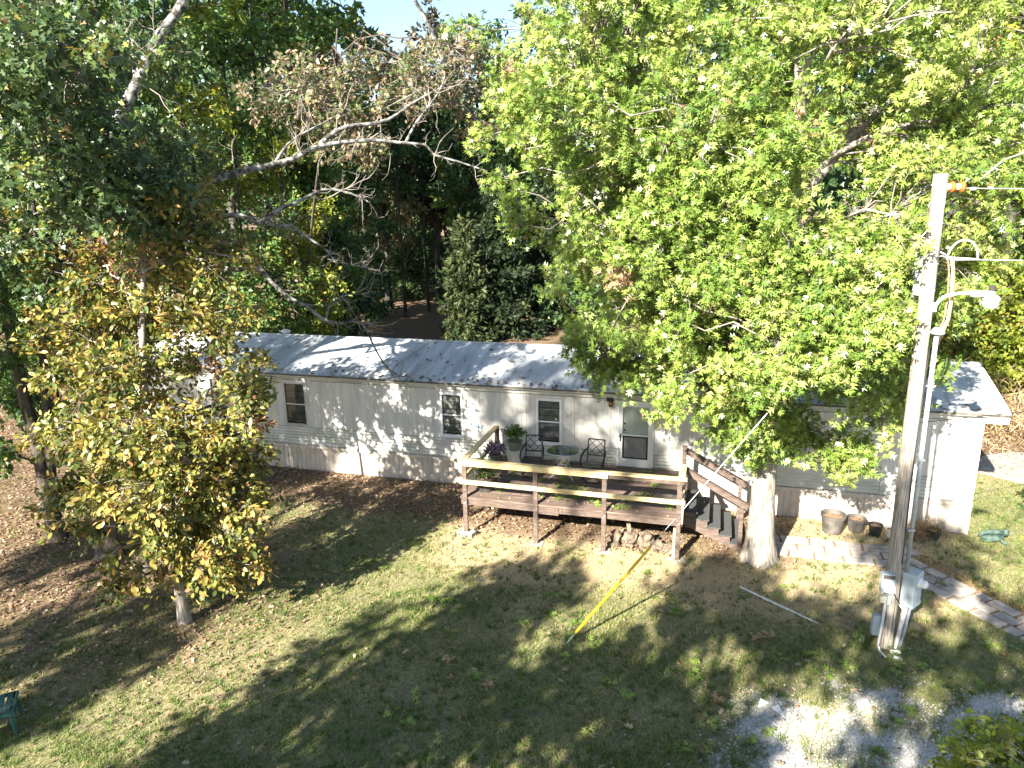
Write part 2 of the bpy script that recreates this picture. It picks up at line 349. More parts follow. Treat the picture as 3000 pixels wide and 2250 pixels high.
# ------------------------------------------------------------------ the ground, one sheet out to the horizon
def ground_material():
    m, n, L, p, out = newmat('yard_ground')
    tc = n.new('ShaderNodeTexCoord')
    def noise(scale, det=8, rgh=0.6):
        z = n.new('ShaderNodeTexNoise'); z.inputs['Scale'].default_value = scale; z.inputs['Detail'].default_value = det; z.inputs['Roughness'].default_value = rgh
        L.new(tc.outputs['Object'], z.inputs['Vector']); return z
    def attr(a):
        z = n.new('ShaderNodeAttribute'); z.attribute_name = a; return z
    def mix(f, a, b):
        z = n.new('ShaderNodeMix'); z.data_type = 'RGBA'
        L.new(f, z.inputs[0]); L.new(a, z.inputs[6]); L.new(b, z.inputs[7]); return z.outputs[2]
    def contrast(a, nz, width=0.25):       # attribute decides how much of the noise passes
        s = n.new('ShaderNodeMath'); s.operation = 'ADD'; L.new(a.outputs['Fac'], s.inputs[0]); L.new(nz.outputs[0], s.inputs[1])
        r_ = n.new('ShaderNodeMapRange'); r_.inputs[1].default_value = 1.0 - width; r_.inputs[2].default_value = 1.0 + width; L.new(s.outputs[0], r_.inputs[0]); return r_.outputs[0]
    nf = noise(55, 10, 0.7); nm = noise(9); nl = noise(26, 8, 0.65); ng = noise(40, 6, 0.8)
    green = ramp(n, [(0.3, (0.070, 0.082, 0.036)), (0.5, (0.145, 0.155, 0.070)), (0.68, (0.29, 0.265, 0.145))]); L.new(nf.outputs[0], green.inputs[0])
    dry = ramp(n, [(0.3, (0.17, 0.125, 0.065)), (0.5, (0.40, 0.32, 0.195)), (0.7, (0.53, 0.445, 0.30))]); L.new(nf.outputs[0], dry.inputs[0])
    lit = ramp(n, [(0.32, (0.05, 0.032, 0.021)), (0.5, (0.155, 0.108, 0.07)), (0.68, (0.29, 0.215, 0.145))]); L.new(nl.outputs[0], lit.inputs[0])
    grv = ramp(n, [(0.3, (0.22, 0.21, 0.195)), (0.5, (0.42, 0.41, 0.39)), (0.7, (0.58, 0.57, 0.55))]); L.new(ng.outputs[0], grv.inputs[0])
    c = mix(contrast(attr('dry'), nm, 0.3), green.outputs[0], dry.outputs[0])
    ns = noise(1.7, 9, 0.7); sr = n.new('ShaderNodeMapRange'); sr.inputs[1].default_value = 0.52; sr.inputs[2].default_value = 0.66; sr.inputs[4].default_value = 0.75; L.new(ns.outputs[0], sr.inputs[0])
    soil = ramp(n, [(0.3, (0.10, 0.08, 0.06)), (0.7, (0.25, 0.21, 0.165))]); L.new(nf.outputs[0], soil.inputs[0])
    c = mix(sr.outputs[0], c, soil.outputs[0])
    c = mix(contrast(attr('litter'), nl, 0.22), c, lit.outputs[0])
    c = mix(contrast(attr('gravel'), ng, 0.2), c, grv.outputs[0])
    L.new(c, p.inputs['Base Color']); p.inputs['Roughness'].default_value = 0.95; p.inputs['Specular IOR Level'].default_value = 0.15
    bp = n.new('ShaderNodeBump'); bp.inputs['Strength'].default_value = 0.6; bp.inputs['Distance'].default_value = 0.03
    L.new(nf.outputs[0], bp.inputs['Height']); L.new(bp.outputs[0], p.inputs['Normal'])
    return m
M['ground'] = ground_material()
xs = np.unique(np.round(np.concatenate([np.linspace(-500, -60, 12), np.linspace(-60, -16, 24), np.arange(-16, 16.01, 0.25), np.linspace(16, 60, 24), np.linspace(60, 500, 12)]), 3))
ys = np.unique(np.round(np.concatenate([np.linspace(-300, -20, 10), np.linspace(-20, 6, 16), np.arange(6, 24.01, 0.25), np.linspace(24, 70, 40), np.linspace(70, 700, 16)]), 3))
GX, GY = np.meshgrid(xs, ys); GX = GX.ravel(); GY = GY.ravel()
ii = np.arange(len(ys) - 1)[:, None] * len(xs) + np.arange(len(xs) - 1)[None, :]; ii = ii.ravel()
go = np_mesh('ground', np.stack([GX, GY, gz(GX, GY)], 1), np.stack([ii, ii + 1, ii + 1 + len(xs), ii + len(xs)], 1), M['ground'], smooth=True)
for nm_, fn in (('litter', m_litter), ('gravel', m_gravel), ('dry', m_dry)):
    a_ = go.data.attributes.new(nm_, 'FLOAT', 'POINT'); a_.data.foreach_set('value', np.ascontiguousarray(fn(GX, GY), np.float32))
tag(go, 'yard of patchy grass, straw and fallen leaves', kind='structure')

# pale concrete pad beyond the right end of the home
mb = MB(); mb.slab([(12.2, 19.1), (13.4, 17.6), (17.5, 16.6), (18.5, 18.2), (14.6, 19.9)], -0.05, 0.05)
tag(mb.build('concrete_pad', M['concrete'], bevel=0.01), 'pale concrete slab beyond the end of the home', kind='structure')

# ------------------------------------------------------------------ the mobile home
home = empty('mobile_home', HC, HA, 'long pale single-wide mobile home with ribbed siding and low metal roof', 'mobile home')
HL_ = 22.0                                # length of the home
Z_SK, Z_BAND, Z_TRIM, Z_EAVE, Z_RIDGE, DEP = 0.765, 1.295, 2.65, 2.87, 3.49, 4.3
MB().box(-HL_ + 0.02, -0.02, 0.10, DEP - 0.02, 0.0, Z_EAVE - 0.02).build('wall_core', M['dark'], home)

def ribbed(name, x0, x1, z0, z1, pitch, grv, dep, m, y=0.0, holes=()):
    """vertical ribs across x0..x1; holes (xa, xb, za, zb) are left open"""
    n = max(1, round((x1 - x0) / pitch)); p = (x1 - x0) / n
    prof = []
    for i in range(n):
        a = x0 + i * p
        prof += [(a, y), (a + p - grv, y), (a + p - grv * 0.7, y + dep), (a + p - grv * 0.3, y + dep)]
    prof.append((x1, y))
    ed = sorted(set([q[0] for q in prof]))
    b = MB()
    def col(xa, ya, xb, yb, za, zb):
        k = len(b.v); b.v += [(xa, ya, za), (xb, yb, za), (xb, yb, zb), (xa, ya, zb)]; b.f.append((k, k + 1, k + 2, k + 3))
    for (xa, ya), (xb, yb) in zip(prof[:-1], prof[1:]):
        if xb - xa < 1e-6: continue
        cuts = [h for h in holes if xa < h[1] - 1e-4 and xb > h[0] + 1e-4]
        if not cuts: col(xa, ya, xb, yb, z0, z1)
        else:
            h = cuts[0]
            if h[2] > z0: col(xa, ya, xb, yb, z0, h[2])
            if h[3] < z1: col(xa, ya, xb, yb, h[3], z1)
    return b.build(name, m, home)

WIN = [(-19.78, -19.12), (-17.32, -16.65), (-12.62, -11.97), (-10.0, -9.32)]
WZ = (1.35, 2.57)
DOOR = (-7.92, -7.02)
HOLES = [(a, b, WZ[0], WZ[1]) for a, b in WIN] + [(DOOR[0], DOOR[1], 0.0, 2.63)]
seams = [-22.0, -20.8, -19.78, -19.12, -18.1, -17.32, -16.65, -15.5, -14.3, -13.45, -12.62, -11.97, -11.5, -10.25, -10.0, -9.32, -9.0, -7.92, -7.02, -6.1, -4.9, -3.7, -2.5, -1.3, 0.0]
for a, b in zip(seams[:-1], seams[1:]):
    h = [q for q in HOLES if q[0] < (a + b) / 2 < q[1]]
    for za, zb in ([(Z_BAND, Z_TRIM)] if not h else [(Z_BAND, h[0][2]), (h[0][3], Z_TRIM)]):
        if zb - za > 0.005: ribbed('siding_panel', a + 0.003, b - 0.003, za, zb, 0.076, 0.018, 0.0055, M['siding'], 0.0)
# lower horizontal lap sheets and the plain bands at the top of the wall
def wavy(name, x0, x1, z0, z1, n, amp, m, y=0.0):
    b = MB(); k = n * 4
    for i in range(k + 1):
        t = i / k; z = z0 + (z1 - z0) * t; ph = (t * n) % 1.0
        yy = y - amp * math.sin(math.pi * ph)
        b.v += [(x0, yy, z), (x1, yy, z)]
    for i in range(k): b.f.append((2 * i, 2 * i + 1, 2 * i + 3, 2 * i + 2))
    return b.build(name, m, home)
lap = [-22.0, -18.4, -15.9, -12.75, -10.4, -7.92]
for a, b in list(zip(lap[:-1], lap[1:])) + [(-7.02, -4.4), (-4.4, -1.9), (-1.9, 0.0)]:
    wavy('lap_sheet', a + 0.003, b - 0.003, Z_SK, Z_BAND - 0.012, 6, 0.016, M['lap'])
    wavy('top_band', a + 0.003, b - 0.003, Z_TRIM + 0.014, Z_EAVE - 0.03, 3, 0.010, M['lap'])
wavy('top_band', -7.917, -7.023, Z_TRIM + 0.014, Z_EAVE - 0.03, 3, 0.010, M['lap'])
for z, h in ((Z_TRIM, 0.012), (Z_BAND - 0.006, 0.010)):
    for a, b in ((-22.0, DOOR[0]), (DOOR[1], 0.0)) if z < 2 else ((-22.0, 0.0),):
        MB().box(a, b, -0.012, 0.02, z, z + h).build('trim_rail', M['trimline'], home)
# skirting panels with a cap rail
MB().box(-22.02, 0.02, -0.035, 0.06, Z_SK - 0.085, Z_SK - 0.012).build('skirting_cap', M['skirt'], home)
MB().box(-22.01, 0.01, -0.026, 0.05, Z_SK - 0.012, Z_SK).build('skirting_cap', M['trimline'], home)
k = 19
for i in range(k):
    a = -22.0 + 22.0 * i / k; b = a + 22.0 / k
    ribbed('skirting_panel', a + 0.003, b - 0.003, 0.0, Z_SK - 0.085, 0.145, 0.022, 0.010, M['skirt'], 0.012)
# end walls and back wall
MB().box(-0.02, 0.0, 0.0, DEP, 0.0, Z_EAVE).build('end_wall', M['siding'], home)
MB().box(-22.0, -21.98, 0.0, DEP, 0.0, Z_EAVE).build('end_wall', M['siding'], home)
MB().box(-21.98, -0.02, DEP - 0.02, DEP, 0.0, Z_EAVE).build('back_wall', M['siding'], home)
for xa in (-0.04, -22.005):
    MB().prism([(xa, -0.004), (xa + 0.045, -0.004), (xa + 0.045, -0.004 + Z_EAVE), (xa, -0.004 + Z_EAVE)], -0.012, 0.0).build('corner_trim', M['whiteframe'], home)
# roof sheets, ridge to eave, both slopes; gable overhang boxed in at the ends
OV = 0.14; XR = 0.42
def roof_y(t): return -OV + (2.15 + OV) * t
def roof_z(t): return Z_EAVE + (Z_RIDGE - Z_EAVE) * (t ** 0.92)
nroof = 24
for i in range(nroof):
    a = -22.0 - XR + (22.0 + 2 * XR) * i / nroof; b = a + (22.0 + 2 * XR) / nroof
    for sgn in (1, -1):
        mb = MB(); ks = 6
        for j in range(ks + 1):
            t = j / ks; y = roof_y(t) if sgn > 0 else 2 * 2.15 - roof_y(t); z = roof_z(t)
            for x, dz in ((a, 0.0), (a + 0.03, 0.012), (a + 0.06, 0.0), (b, 0.0)): mb.v.append((x, y, z + dz))
            for x, dz in ((a, -0.02), (a + 0.03, -0.02), (a + 0.06, -0.02), (b, -0.02)): mb.v.append((x, y, z + dz))
        for j in range(ks):
            for c in range(3):
                q = j * 8 + c; f = (q, q + 1, q + 9, q + 8); mb.f.append(f if sgn > 0 else f[::-1])
        mb.f.append((0, 4, 5, 6, 7, 3, 2, 1))
        mb.build('roof_sheet', M['roof'], home)
MB().box(-22 - XR, XR, 2.09, 2.21, Z_RIDGE - 0.01, Z_RIDGE + 0.018).build('ridge_cap', M['roof'], home, bevel=0.008)
MB().box(-22 - XR - 0.01, XR + 0.01, -OV - 0.03, -OV + 0.012, Z_EAVE - 0.045, Z_EAVE - 0.004).build('drip_rail', M['drip'], home)
MB().box(-22 - XR, 0.0, -OV, 0.0, Z_EAVE - 0.07, Z_EAVE - 0.048).build('soffit', M['siding'], home)
for xa, xb in ((0.0, XR), (-22 - XR, -22.0)):
    MB().box(xa + 0.001, xb, -OV + 0.014, 2 * 2.15 + OV - 0.02, Z_EAVE - 0.22, Z_EAVE - 0.025).build('gable_soffit', M['siding'], home)
for xa, xb in ((XR - 0.03, XR + 0.012), (-22 - XR - 0.012, -22 - XR + 0.03)):
    mb = MB(); pts = [(roof_y(j / 6), roof_z(j / 6)) for j in range(7)]; pts += [(4.3 - y, z) for y, z in pts[::-1]]
    for y, z in pts: mb.v += [(xa, y, z - 0.11), (xb, y, z - 0.11), (xb, y, z + 0.02), (xa, y, z + 0.02)]
    for j in range(len(pts) - 1):
        for c in range(4): q = j * 4; mb.f.append((q + c, q + (c + 1) % 4, q + 4 + (c + 1) % 4, q + 4 + c))
    mb.build('rake_board', M['whiteframe'], home)

def window(xa, xb, za, zb, fm, fw, proud, lowdark=False):
    m = MB(); y0 = -proud
    m.box(xa - 0.0, xa + fw, y0, 0.05, za, zb); m.box(xb - fw, xb, y0, 0.05, za, zb)
    m.box(xa + fw, xb - fw, y0, 0.05, zb - fw, zb); m.box(xa + fw, xb - fw, y0, 0.05, za, za + fw)
    f = m.build('window', fm, home, bevel=0.004)
    zm = (za + zb) / 2 - 0.01
    MB().box(xa + fw, xb - fw, 0.005, 0.03, zm - 0.018, zm + 0.018).build('meeting_rail', fm, f)
    MB().box(xa + fw, xb - fw, 0.018, 0.022, zm + 0.018, zb - fw).build('pane', M['pane'], f)
    MB().box(xa + fw, xb - fw, 0.024, 0.028, za + fw, zm - 0.018).build('pane', M['pane'], f)
    MB().box(xa, xb, 0.094, 0.099, za, zb).build('room_shade_sheet', M['dark'], f)  # flat sheet painted near-black as the unlit room behind the blinds
    nsl = 38; z = zb - fw - 0.02
    m = MB()
    for i in range(nsl):
        zz = zb - fw - 0.012 - i * (zb - za - 2 * fw - 0.03) / nsl
        tilt = 0.007 if i % 7 else 0.003
        q = len(m.v); m.v += [(xa + fw + 0.01, 0.045, zz - tilt), (xb - fw - 0.01, 0.045, zz - tilt), (xb - fw - 0.01, 0.066, zz + tilt), (xa + fw + 0.01, 0.066, zz + tilt)]
        m.f.append((q, q + 1, q + 2, q + 3))
    bl = m.build('blind_slats', M['slat'], f); bl['kind'] = 'stuff'
    MB().box(xa - 0.015, xb + 0.015, y0 - 0.018, 0.0, za - 0.022, za - 0.001).build('sill', fm, f)
    return f
window(*WIN[0], *WZ, M['alu'], 0.03, 0.012)
window(*WIN[1], *WZ, M['alu'], 0.03, 0.012)
window(*WIN[2], *WZ, M['whiteframe'], 0.062, 0.03)
window(*WIN[3], *WZ, M['whiteframe'], 0.062, 0.03)

# entry: storm door with a glass upper half, screen lower half and a kick plate
dx0, dx1 = DOOR
mb = MB(); mb.box(dx0, dx0 + 0.05, -0.04, 0.05, 0.80, 2.63); mb.box(dx1 - 0.05, dx1, -0.04, 0.05, 0.80, 2.63); mb.box(dx0 + 0.05, dx1 - 0.05, -0.04, 0.05, 2.58, 2.63)
door = mb.build('entry_door', M['whiteframe'], home, bevel=0.005)
a, b = dx0 + 0.053, dx1 - 0.053
mb = MB(); mb.box(a, a + 0.085, -0.03, 0.012, 0.86, 2.575); mb.box(b - 0.085, b, -0.03, 0.012, 0.86, 2.575)
mb.box(a + 0.085, b - 0.085, -0.03, 0.012, 2.49, 2.575); mb.box(a + 0.085, b - 0.085, -0.03, 0.012, 1.74, 1.785); mb.box(a + 0.085, b - 0.085, -0.028, 0.012, 0.86, 1.15)
mb.build('storm_door', M['door'], door, bevel=0.005)
mb = MB(); x0, x1, z0, z1 = a + 0.087, b - 0.087, 1.152, 1.738
mb.box(x0, x0 + 0.035, -0.034, 0.005, z0, z1); mb.box(x1 - 0.035, x1, -0.034, 0.005, z0, z1); mb.box(x0 + 0.035, x1 - 0.035, -0.034, 0.005, z0, z0 + 0.03); mb.box(x0 + 0.035, x1 - 0.035, -0.034, 0.005, z1 - 0.03, z1)
mb.build('screen_frame', M['blackiron'], door)
MB().box(x0 + 0.035, x1 - 0.035, -0.015, -0.01, z0 + 0.03, z1 - 0.03).build('screen', M['screen'], door)
MB().box(x0, x1, -0.015, -0.01, 1.787, 2.488).build('pane', M['pane'], door)
MB().box(dx0 + 0.052, dx1 - 0.052, 0.035, 0.075, 0.82, 2.578).build('inner_door', M['door'], door)
mb = MB(); mb.box(a + 0.02, a + 0.045, -0.075, -0.03, 1.60, 1.80); mb.box(a - 0.02, a + 0.02, -0.06, -0.03, 1.715, 1.735)
mb.build('handle', M['blackiron'], door, bevel=0.006)
for z in (1.86, 2.03): MB().lathe([(0.028, 0), (0.03, 0.01), (0.02, 0.03)], 10, (x0 + 0.04, 0.02, z)).build('deadbolt', M['blackiron'], door)
# porch light beside the door
pl = MB().box(-8.20, -8.02, -0.03, 0.0, 2.60, 2.70).build('porch_light', M['blackiron'], home, bevel=0.008)
MB().lathe([(0.03, 0.09), (0.055, 0.07), (0.06, 0.0), (0.045, -0.04), (0.02, -0.055)], 12, (-8.08, -0.09, 2.53)).build('lamp_globe', M['brass'], pl, smooth=True)
MB().tube([(-8.08, -0.02, 2.63), (-8.08, -0.09, 2.65), (-8.08, -0.09, 2.61)], 0.012, 6).build('bracket', M['blackiron'], pl)
# little vents and outlets on the wall
MB().box(-8.62, -8.56, -0.03, 0.0, 1.17, 1.26).build('outlet_cover', M['galv'], home, bevel=0.006)
MB().tube([(-21.0, 1.75, Z_RIDGE - 0.13), (-21.0, 1.75, Z_RIDGE + 0.12)], 0.04, 10).build('vent_pipe', M['pvc'], home)
MB().lathe([(0.10, 0), (0.10, 0.08), (0.15, 0.09), (0.15, 0.12), (0.05, 0.17)], 14, (-18.6, 2.3, Z_RIDGE - 0.03)).build('roof_vent', M['lamphead'], home)

# butterfly plaque on the wall
bf = empty('butterfly_plaque', hw(-11.54, -0.012, 1.65), HA, 'small blue butterfly plaque hung on the pale siding', 'wall ornament')
for s in (-1, 1):
    mb = MB(); mb.prism([(0.005 * s, 0.0), (0.03 * s, 0.075), (0.10 * s, 0.10), (0.105 * s, 0.05), (0.06 * s, 0.005)][::s], -0.02, -0.008); mb.build('upper_wing', M['blueorn'], bf)
    mb = MB(); mb.prism([(0.005 * s, -0.002), (0.06 * s, -0.005), (0.085 * s, -0.05), (0.045 * s, -0.10), (0.012 * s, -0.06)][::s], -0.02, -0.008); mb.build('lower_wing', M['whiteframe'], bf)
MB().tube([(0, -0.018, -0.08), (0, -0.02, 0), (0, -0.018, 0.07)], [0.006, 0.011, 0.007], 8).build('body', M['blackiron'], bf)

# ------------------------------------------------------------------ deck with stairs
deck = empty('deck', HC, HA, 'brown raised wooden deck with fresh pine rails and side stairs', 'deck')
DX0, DX1, DY0, DY1, DZ = -11.06, -6.16, -2.84, -0.06, 0.955
nb = 20; bw = (DY1 - DY0) / nb
for i in range(nb):
    y = DY0 + i * bw
    cut = DX0 + (2.4 if i % 2 else 3.1) + 0.3 * ((i * 7) % 3 - 1)
    for xa, xb in ((DX0 - 0.02, cut), (cut + 0.004, DX1 + 0.02)):
        dz = 0.002 * ((i * 5) % 3)
        MB().box(xa, xb, y + 0.003, y + bw - 0.003, DZ - 0.036, DZ - dz).build('deck_board', M['deckboard'], deck, bevel=0.003)
MB().box(DX0, -8.72, DY0 + 0.03, DY0 + 0.07, DZ - 0.19, DZ - 0.038).build('fascia_board', M['deckframe'], deck, bevel=0.004)
MB().box(-8.715, DX1, DY0 + 0.032, DY0 + 0.072, DZ - 0.185, DZ - 0.038).build('fascia_board', M['deckframe'], deck, bevel=0.004)
MB().box(-9.36, -8.80, DY0 + 0.01, DY0 + 0.031, DZ - 0.225, DZ - 0.06).build('splice_board', M['deckframe'], deck, bevel=0.004)
for x in (DX0, DX1 - 0.04): MB().box(x, x + 0.04, DY0 + 0.074, DY1, DZ - 0.19, DZ - 0.038).build('fascia_board', M['deckframe'], deck, bevel=0.004)
for i in range(9):
    x = DX0 + 0.35 + i * 0.52; MB().box(x, x + 0.04, DY0 + 0.075, DY1, DZ - 0.17, DZ - 0.037).build('joist', M['deckframe'], deck)
PX = [-10.95, -9.31, -7.80, -6.24]
for i, x in enumerate(PX):
    top = 1.775 if i < 3 else 1.72
    MB().box(x - 0.05, x + 0.05, DY0 - 0.028, DY0 + 0.06 - 0.031, 0.02, DZ - 0.04).build('post', M['deckframe'], deck, bevel=0.006)
    MB().box(x - 0.05, x + 0.05, DY0 - 0.026, DY0 + 0.058 - 0.03, DZ - 0.041, top).build('post', M['deckframe'], deck, bevel=0.006)
    for dx in (-0.015, 0.02):
        MB().lathe([(0.012, 0), (0.012, 0.006), (0.005, 0.01)], 8).build('bolt', M['galv'], deck).matrix_local = Matrix.Translation((x + dx, DY0 - 0.028, DZ - 0.12 + dx)) @ Matrix.Rotation(R(90), 4, 'X')
MB().box(PX[3] + 0.055, PX[3] + 0.09, DY0 - 0.02, DY0 + 0.05, DZ - 0.1, 1.40).build('sister_post', M['fresh'], deck)
MB().box(PX[3] - 0.092, PX[3] - 0.052, DY0 - 0.01, DY0 + 0.05, 0.02, 0.72).build('sister_post', M['fresh'], deck)
for x, y in ((-10.95, -1.35), (-9.3, -1.35), (-7.8, -1.35), (-6.24, -1.35), (-10.95, -0.25), (-6.24, -0.2)):
    MB().box(x - 0.045, x + 0.045, y - 0.045, y + 0.045, 0.0, DZ - 0.192).build('post', M['deckframe'], deck)
# rails
MB().box(-11.06, -7.72, DY0 - 0.075, DY0 - 0.030, 1.735, 1.825).build('rail', M['fresh'], deck, bevel=0.004)
MB().box(-11.07, -7.70, DY0 - 0.08, DY0 + 0.06, 1.827, 1.865).build('cap_rail', M['fresh'], deck, bevel=0.004)
MB().box(-7.70, -6.10, DY0 - 0.08, DY0 + 0.07, 1.825, 1.865).build('cap_rail', M['fresh'], deck, bevel=0.004)
MB().box(-7.71, -6.16, DY0 - 0.024, DY0 + 0.014, 1.722, 1.823).build('rail', M['deckframe'], deck, bevel=0.004)
MB().box(-11.06, -9.26, DY0 - 0.068, DY0 - 0.030, 1.30, 1.395).build('rail', M['fresh'], deck, bevel=0.004)
MB().box(-9.255, -6.12, DY0 - 0.068, DY0 - 0.030, 1.297, 1.392).build('rail', M['fresh'], deck, bevel=0.004)
MB().box(-11.0, -10.9, -0.38, -0.28, DZ, 1.80).build('post', M['deckframe'], deck, bevel=0.006)
MB().box(-11.05, -10.91, DY0 + 0.062, -0.25, 1.802, 1.84).build('cap_rail', M['fresh'], deck, bevel=0.004)
MB().box(-11.055, -11.005, DY0 + 0.04, -0.27, 1.31, 1.40).build('rail', M['fresh'], deck, bevel=0.004)
# right side: short guard, posts by the stairs
SY0, SY1 = -2.07, -0.80
MB().box(-6.29, -6.19, SY1 - 0.05, SY1 + 0.05, DZ - 0.19, 1.86).build('post', M['deckframe'], deck, bevel=0.006)
MB().box(-6.288, -6.19, SY0 - 0.05, SY0 + 0.05, DZ - 0.19, 1.80).build('post', M['deckframe'], deck, bevel=0.006)
MB().box(-6.28, -6.14, DY0 + 0.072, SY0 + 0.06, 1.83, 1.866).build('cap_rail', M['fresh'], deck, bevel=0.004)
MB().box(-6.185, -6.15, DY0 + 0.05, SY0 + 0.05, 1.30, 1.39).build('rail', M['fresh'], deck, bevel=0.004)
# stairs: stringers, rubber treads, risers, newels and handrails
st = empty('stairs', (0, 0, 0)); st.parent = deck
NT, RISE, RUN = 5, 0.158, 0.245; SX = -6.14
for y0, y1 in ((SY0 + 0.02, SY0 + 0.06), (SY1 - 0.06, SY1 - 0.02)):
    poly = [(SX, DZ - 0.05)]
    for i in range(NT):
        z = DZ - RISE * (i + 1) - 0.03; poly += [(SX + RUN * i, z), (SX + RUN * (i + 1), z)]
    poly += [(SX + RUN * NT, 0.0), (SX + RUN * NT - 0.16, 0.0), (SX, 0.46)]
    MB().prism(poly, y0, y1).build('stringer', M['deckframe'], st)
for i in range(NT):
    z = DZ - RISE * (i + 1); x = SX + RUN * i
    MB().box(x - 0.01, x + RUN + 0.025, SY0, SY1, z - 0.029, z).build('tread', M['tread'], st, bevel=0.004)
    MB().box(x + RUN + 0.022, x + RUN + 0.031, SY0 + 0.005, SY1 - 0.005, z - 0.034, z + 0.003).build('tread_nosing', M['greypot'], st)
    MB().box(x - 0.006, x + 0.006, SY0 + 0.062, SY1 - 0.062, z - 0.0, z + RISE - 0.03).build('riser', M['blackpot'], st)
NX = SX + RUN * NT - 0.09
for y, h, zt in ((SY0 - 0.035, 1.05, 1.76), (SY1 + 0.03, 1.03, 1.70)):
    MB().box(NX, NX + 0.085, y - 0.04, y + 0.04, 0.0, h).build('newel_post', M['deckframe'], st, bevel=0.005)
    MB().bar((-6.20, y, zt), (NX + 0.16, y, h - 0.04), 0.045, 0.095).build('handrail', M['deckframe'], st, bevel=0.004)
    MB().bar((-6.20, y + 0.07 * (1 if y > -1.5 else 1), zt + 0.055), (NX + 0.18, y + 0.07, h + 0.014), 0.14, 0.034).build('handrail', M['deckframe'], st, bevel=0.004)
# rubber mat lying at the head of the stairs
tag(MB().box(0, 0.62, 0, 0.45, 0, 0.012).build('door_mat', M['greypot']), 'grey mat lying on the deck by the stair opening', 'mat')
bpy.data.objects['door_mat'].location = hw(-6.95, -2.0, DZ + 0.002); bpy.data.objects['door_mat'].rotation_euler = (0, 0, HA)
# concrete blocks under the posts
for i, (x, lab) in enumerate(((PX[0], 'concrete block under the deck corner post nearest the yellow tree'), (PX[1], 'small concrete pad under the second deck post'), (PX[2], 'flat white concrete pad under the third deck post'), (PX[3], 'concrete pad under the deck post beside the stairs'))):
    b = empty('footing_block', hw(x, DY0 + 0.02, 0), HA + 0.25 * (i - 1), lab, 'block', 'footings under the deck posts')
    if i == 0:
        mb = MB(); mb.box(-0.2, 0.2, -0.11, 0.11, -0.14, -0.09); mb.box(-0.2, 0.2, -0.11, 0.11, -0.035, 0.018)
        for q in (-0.2, -0.02, 0.16): mb.box(q, q + 0.04, -0.109, 0.109, -0.09, -0.035)
        mb.build('block_body', M['concrete'], b); b.location.z = 0.10
        for o_ in deck.children:
            if o_.name == 'post': pass
    else:
        MB().box(-0.16, 0.16, -0.12, 0.12, -0.05, 0.022).build('block_body', M['concrete'], b, bevel=0.012)

# ------------------------------------------------------------------ leaf tools
def unit(v): return v / np.maximum(np.linalg.norm(v, axis=-1, keepdims=True), 1e-9)
LT = {}
# five pointed lobes, folded along the midrib
LT['star'] = (np.array([(0, 0.0, 0), (0.16, 0.085, 0.01), (1.0, 0.0, -0.06), (0.16, -0.085, 0.01), (0.40, 0.0, 0.0), (0.68, 0.0, 0.0), (0.86, 0.42, -0.07), (0.86, -0.42, -0.07), (0.10, 0.0, 0.0), (0.40, 0.0, 0), (0.46, 0.48, -0.06), (0.46, -0.48, -0.06)], float),
              np.array([(3, 2, 1), (4, 5, 6), (5, 4, 7), (8, 9, 10), (9, 8, 11)]))
# plain folded oval
LT['oval'] = (np.array([(0, 0, 0), (0.35, 0.24, 0.05), (0.75, 0.20, 0.03), (1.0, 0, -0.06), (0.75, -0.20, 0.03), (0.35, -0.24, 0.05), (0.5, 0, -0.01)], float),
              np.array([(0, 6, 1), (1, 6, 2), (2, 6, 3), (3, 6, 4), (4, 6, 5), (5, 6, 0)]))
LT['lobed'] = (np.array([(0, 0, 0), (0.30, 0.30, 0.05), (0.42, 0.10, 0.0), (0.66, 0.32, 0.05), (0.72, 0.12, 0), (1.0, 0.0, -0.05), (0.72, -0.12, 0), (0.66, -0.32, 0.05), (0.42, -0.10, 0), (0.30, -0.30, 0.05)], float),
               np.array([(0, 2, 1), (0, 8, 2), (0, 9, 8), (2, 4, 3), (2, 8, 6), (2, 6, 4), (8, 7, 6), (4, 6, 5)]))
LT['quad'] = (np.array([(0, 0, 0), (0.5, 0.30, 0.07), (1.0, 0, -0.05), (0.5, -0.30, 0.07)], float), np.array([(0, 2, 1), (0, 3, 2)]))
LT['spray'] = (np.array([(0, 0, 0), (0.6, 0.13, 0.03), (1.0, 0.02, 0.0), (0.55, -0.14, 0.03), (0.9, -0.3, 0), (0.85, 0.32, 0)], float), np.array([(0, 2, 1), (0, 3, 2), (0, 4, 3), (0, 1, 5)]))
LT['strap'] = (np.array([(0, 0.03, 0), (0, -0.03, 0), (0.4, 0.035, 0.12), (0.4, -0.035, 0.12), (0.75, 0.03, 0.08), (0.75, -0.03, 0.08), (1.0, 0, -0.08)], float), np.array([(0, 1, 3), (0, 3, 2), (2, 3, 5), (2, 5, 4), (4, 5, 6)]))

def leaves(pos, axis, nrm, size, kind, tint):
    """pos (n,3); axis = direction the leaf points; nrm = face normal hint; returns V,F,tint"""
    tv, tf = LT[kind]; n = len(pos)
    X = unit(axis); Z = unit(nrm - (nrm * X).sum(1, keepdims=True) * X); Y = np.cross(Z, X)
    s = size[:, None, None]
    V = pos[:, None, :] + s * (tv[None, :, 0:1] * X[:, None] + tv[None, :, 1:2] * Y[:, None] + tv[None, :, 2:3] * Z[:, None])
    F = tf[None] + (np.arange(n) * len(tv))[:, None, None]
    return V.reshape(-1, 3), F.reshape(-1, 3), np.repeat(tint, len(tf))

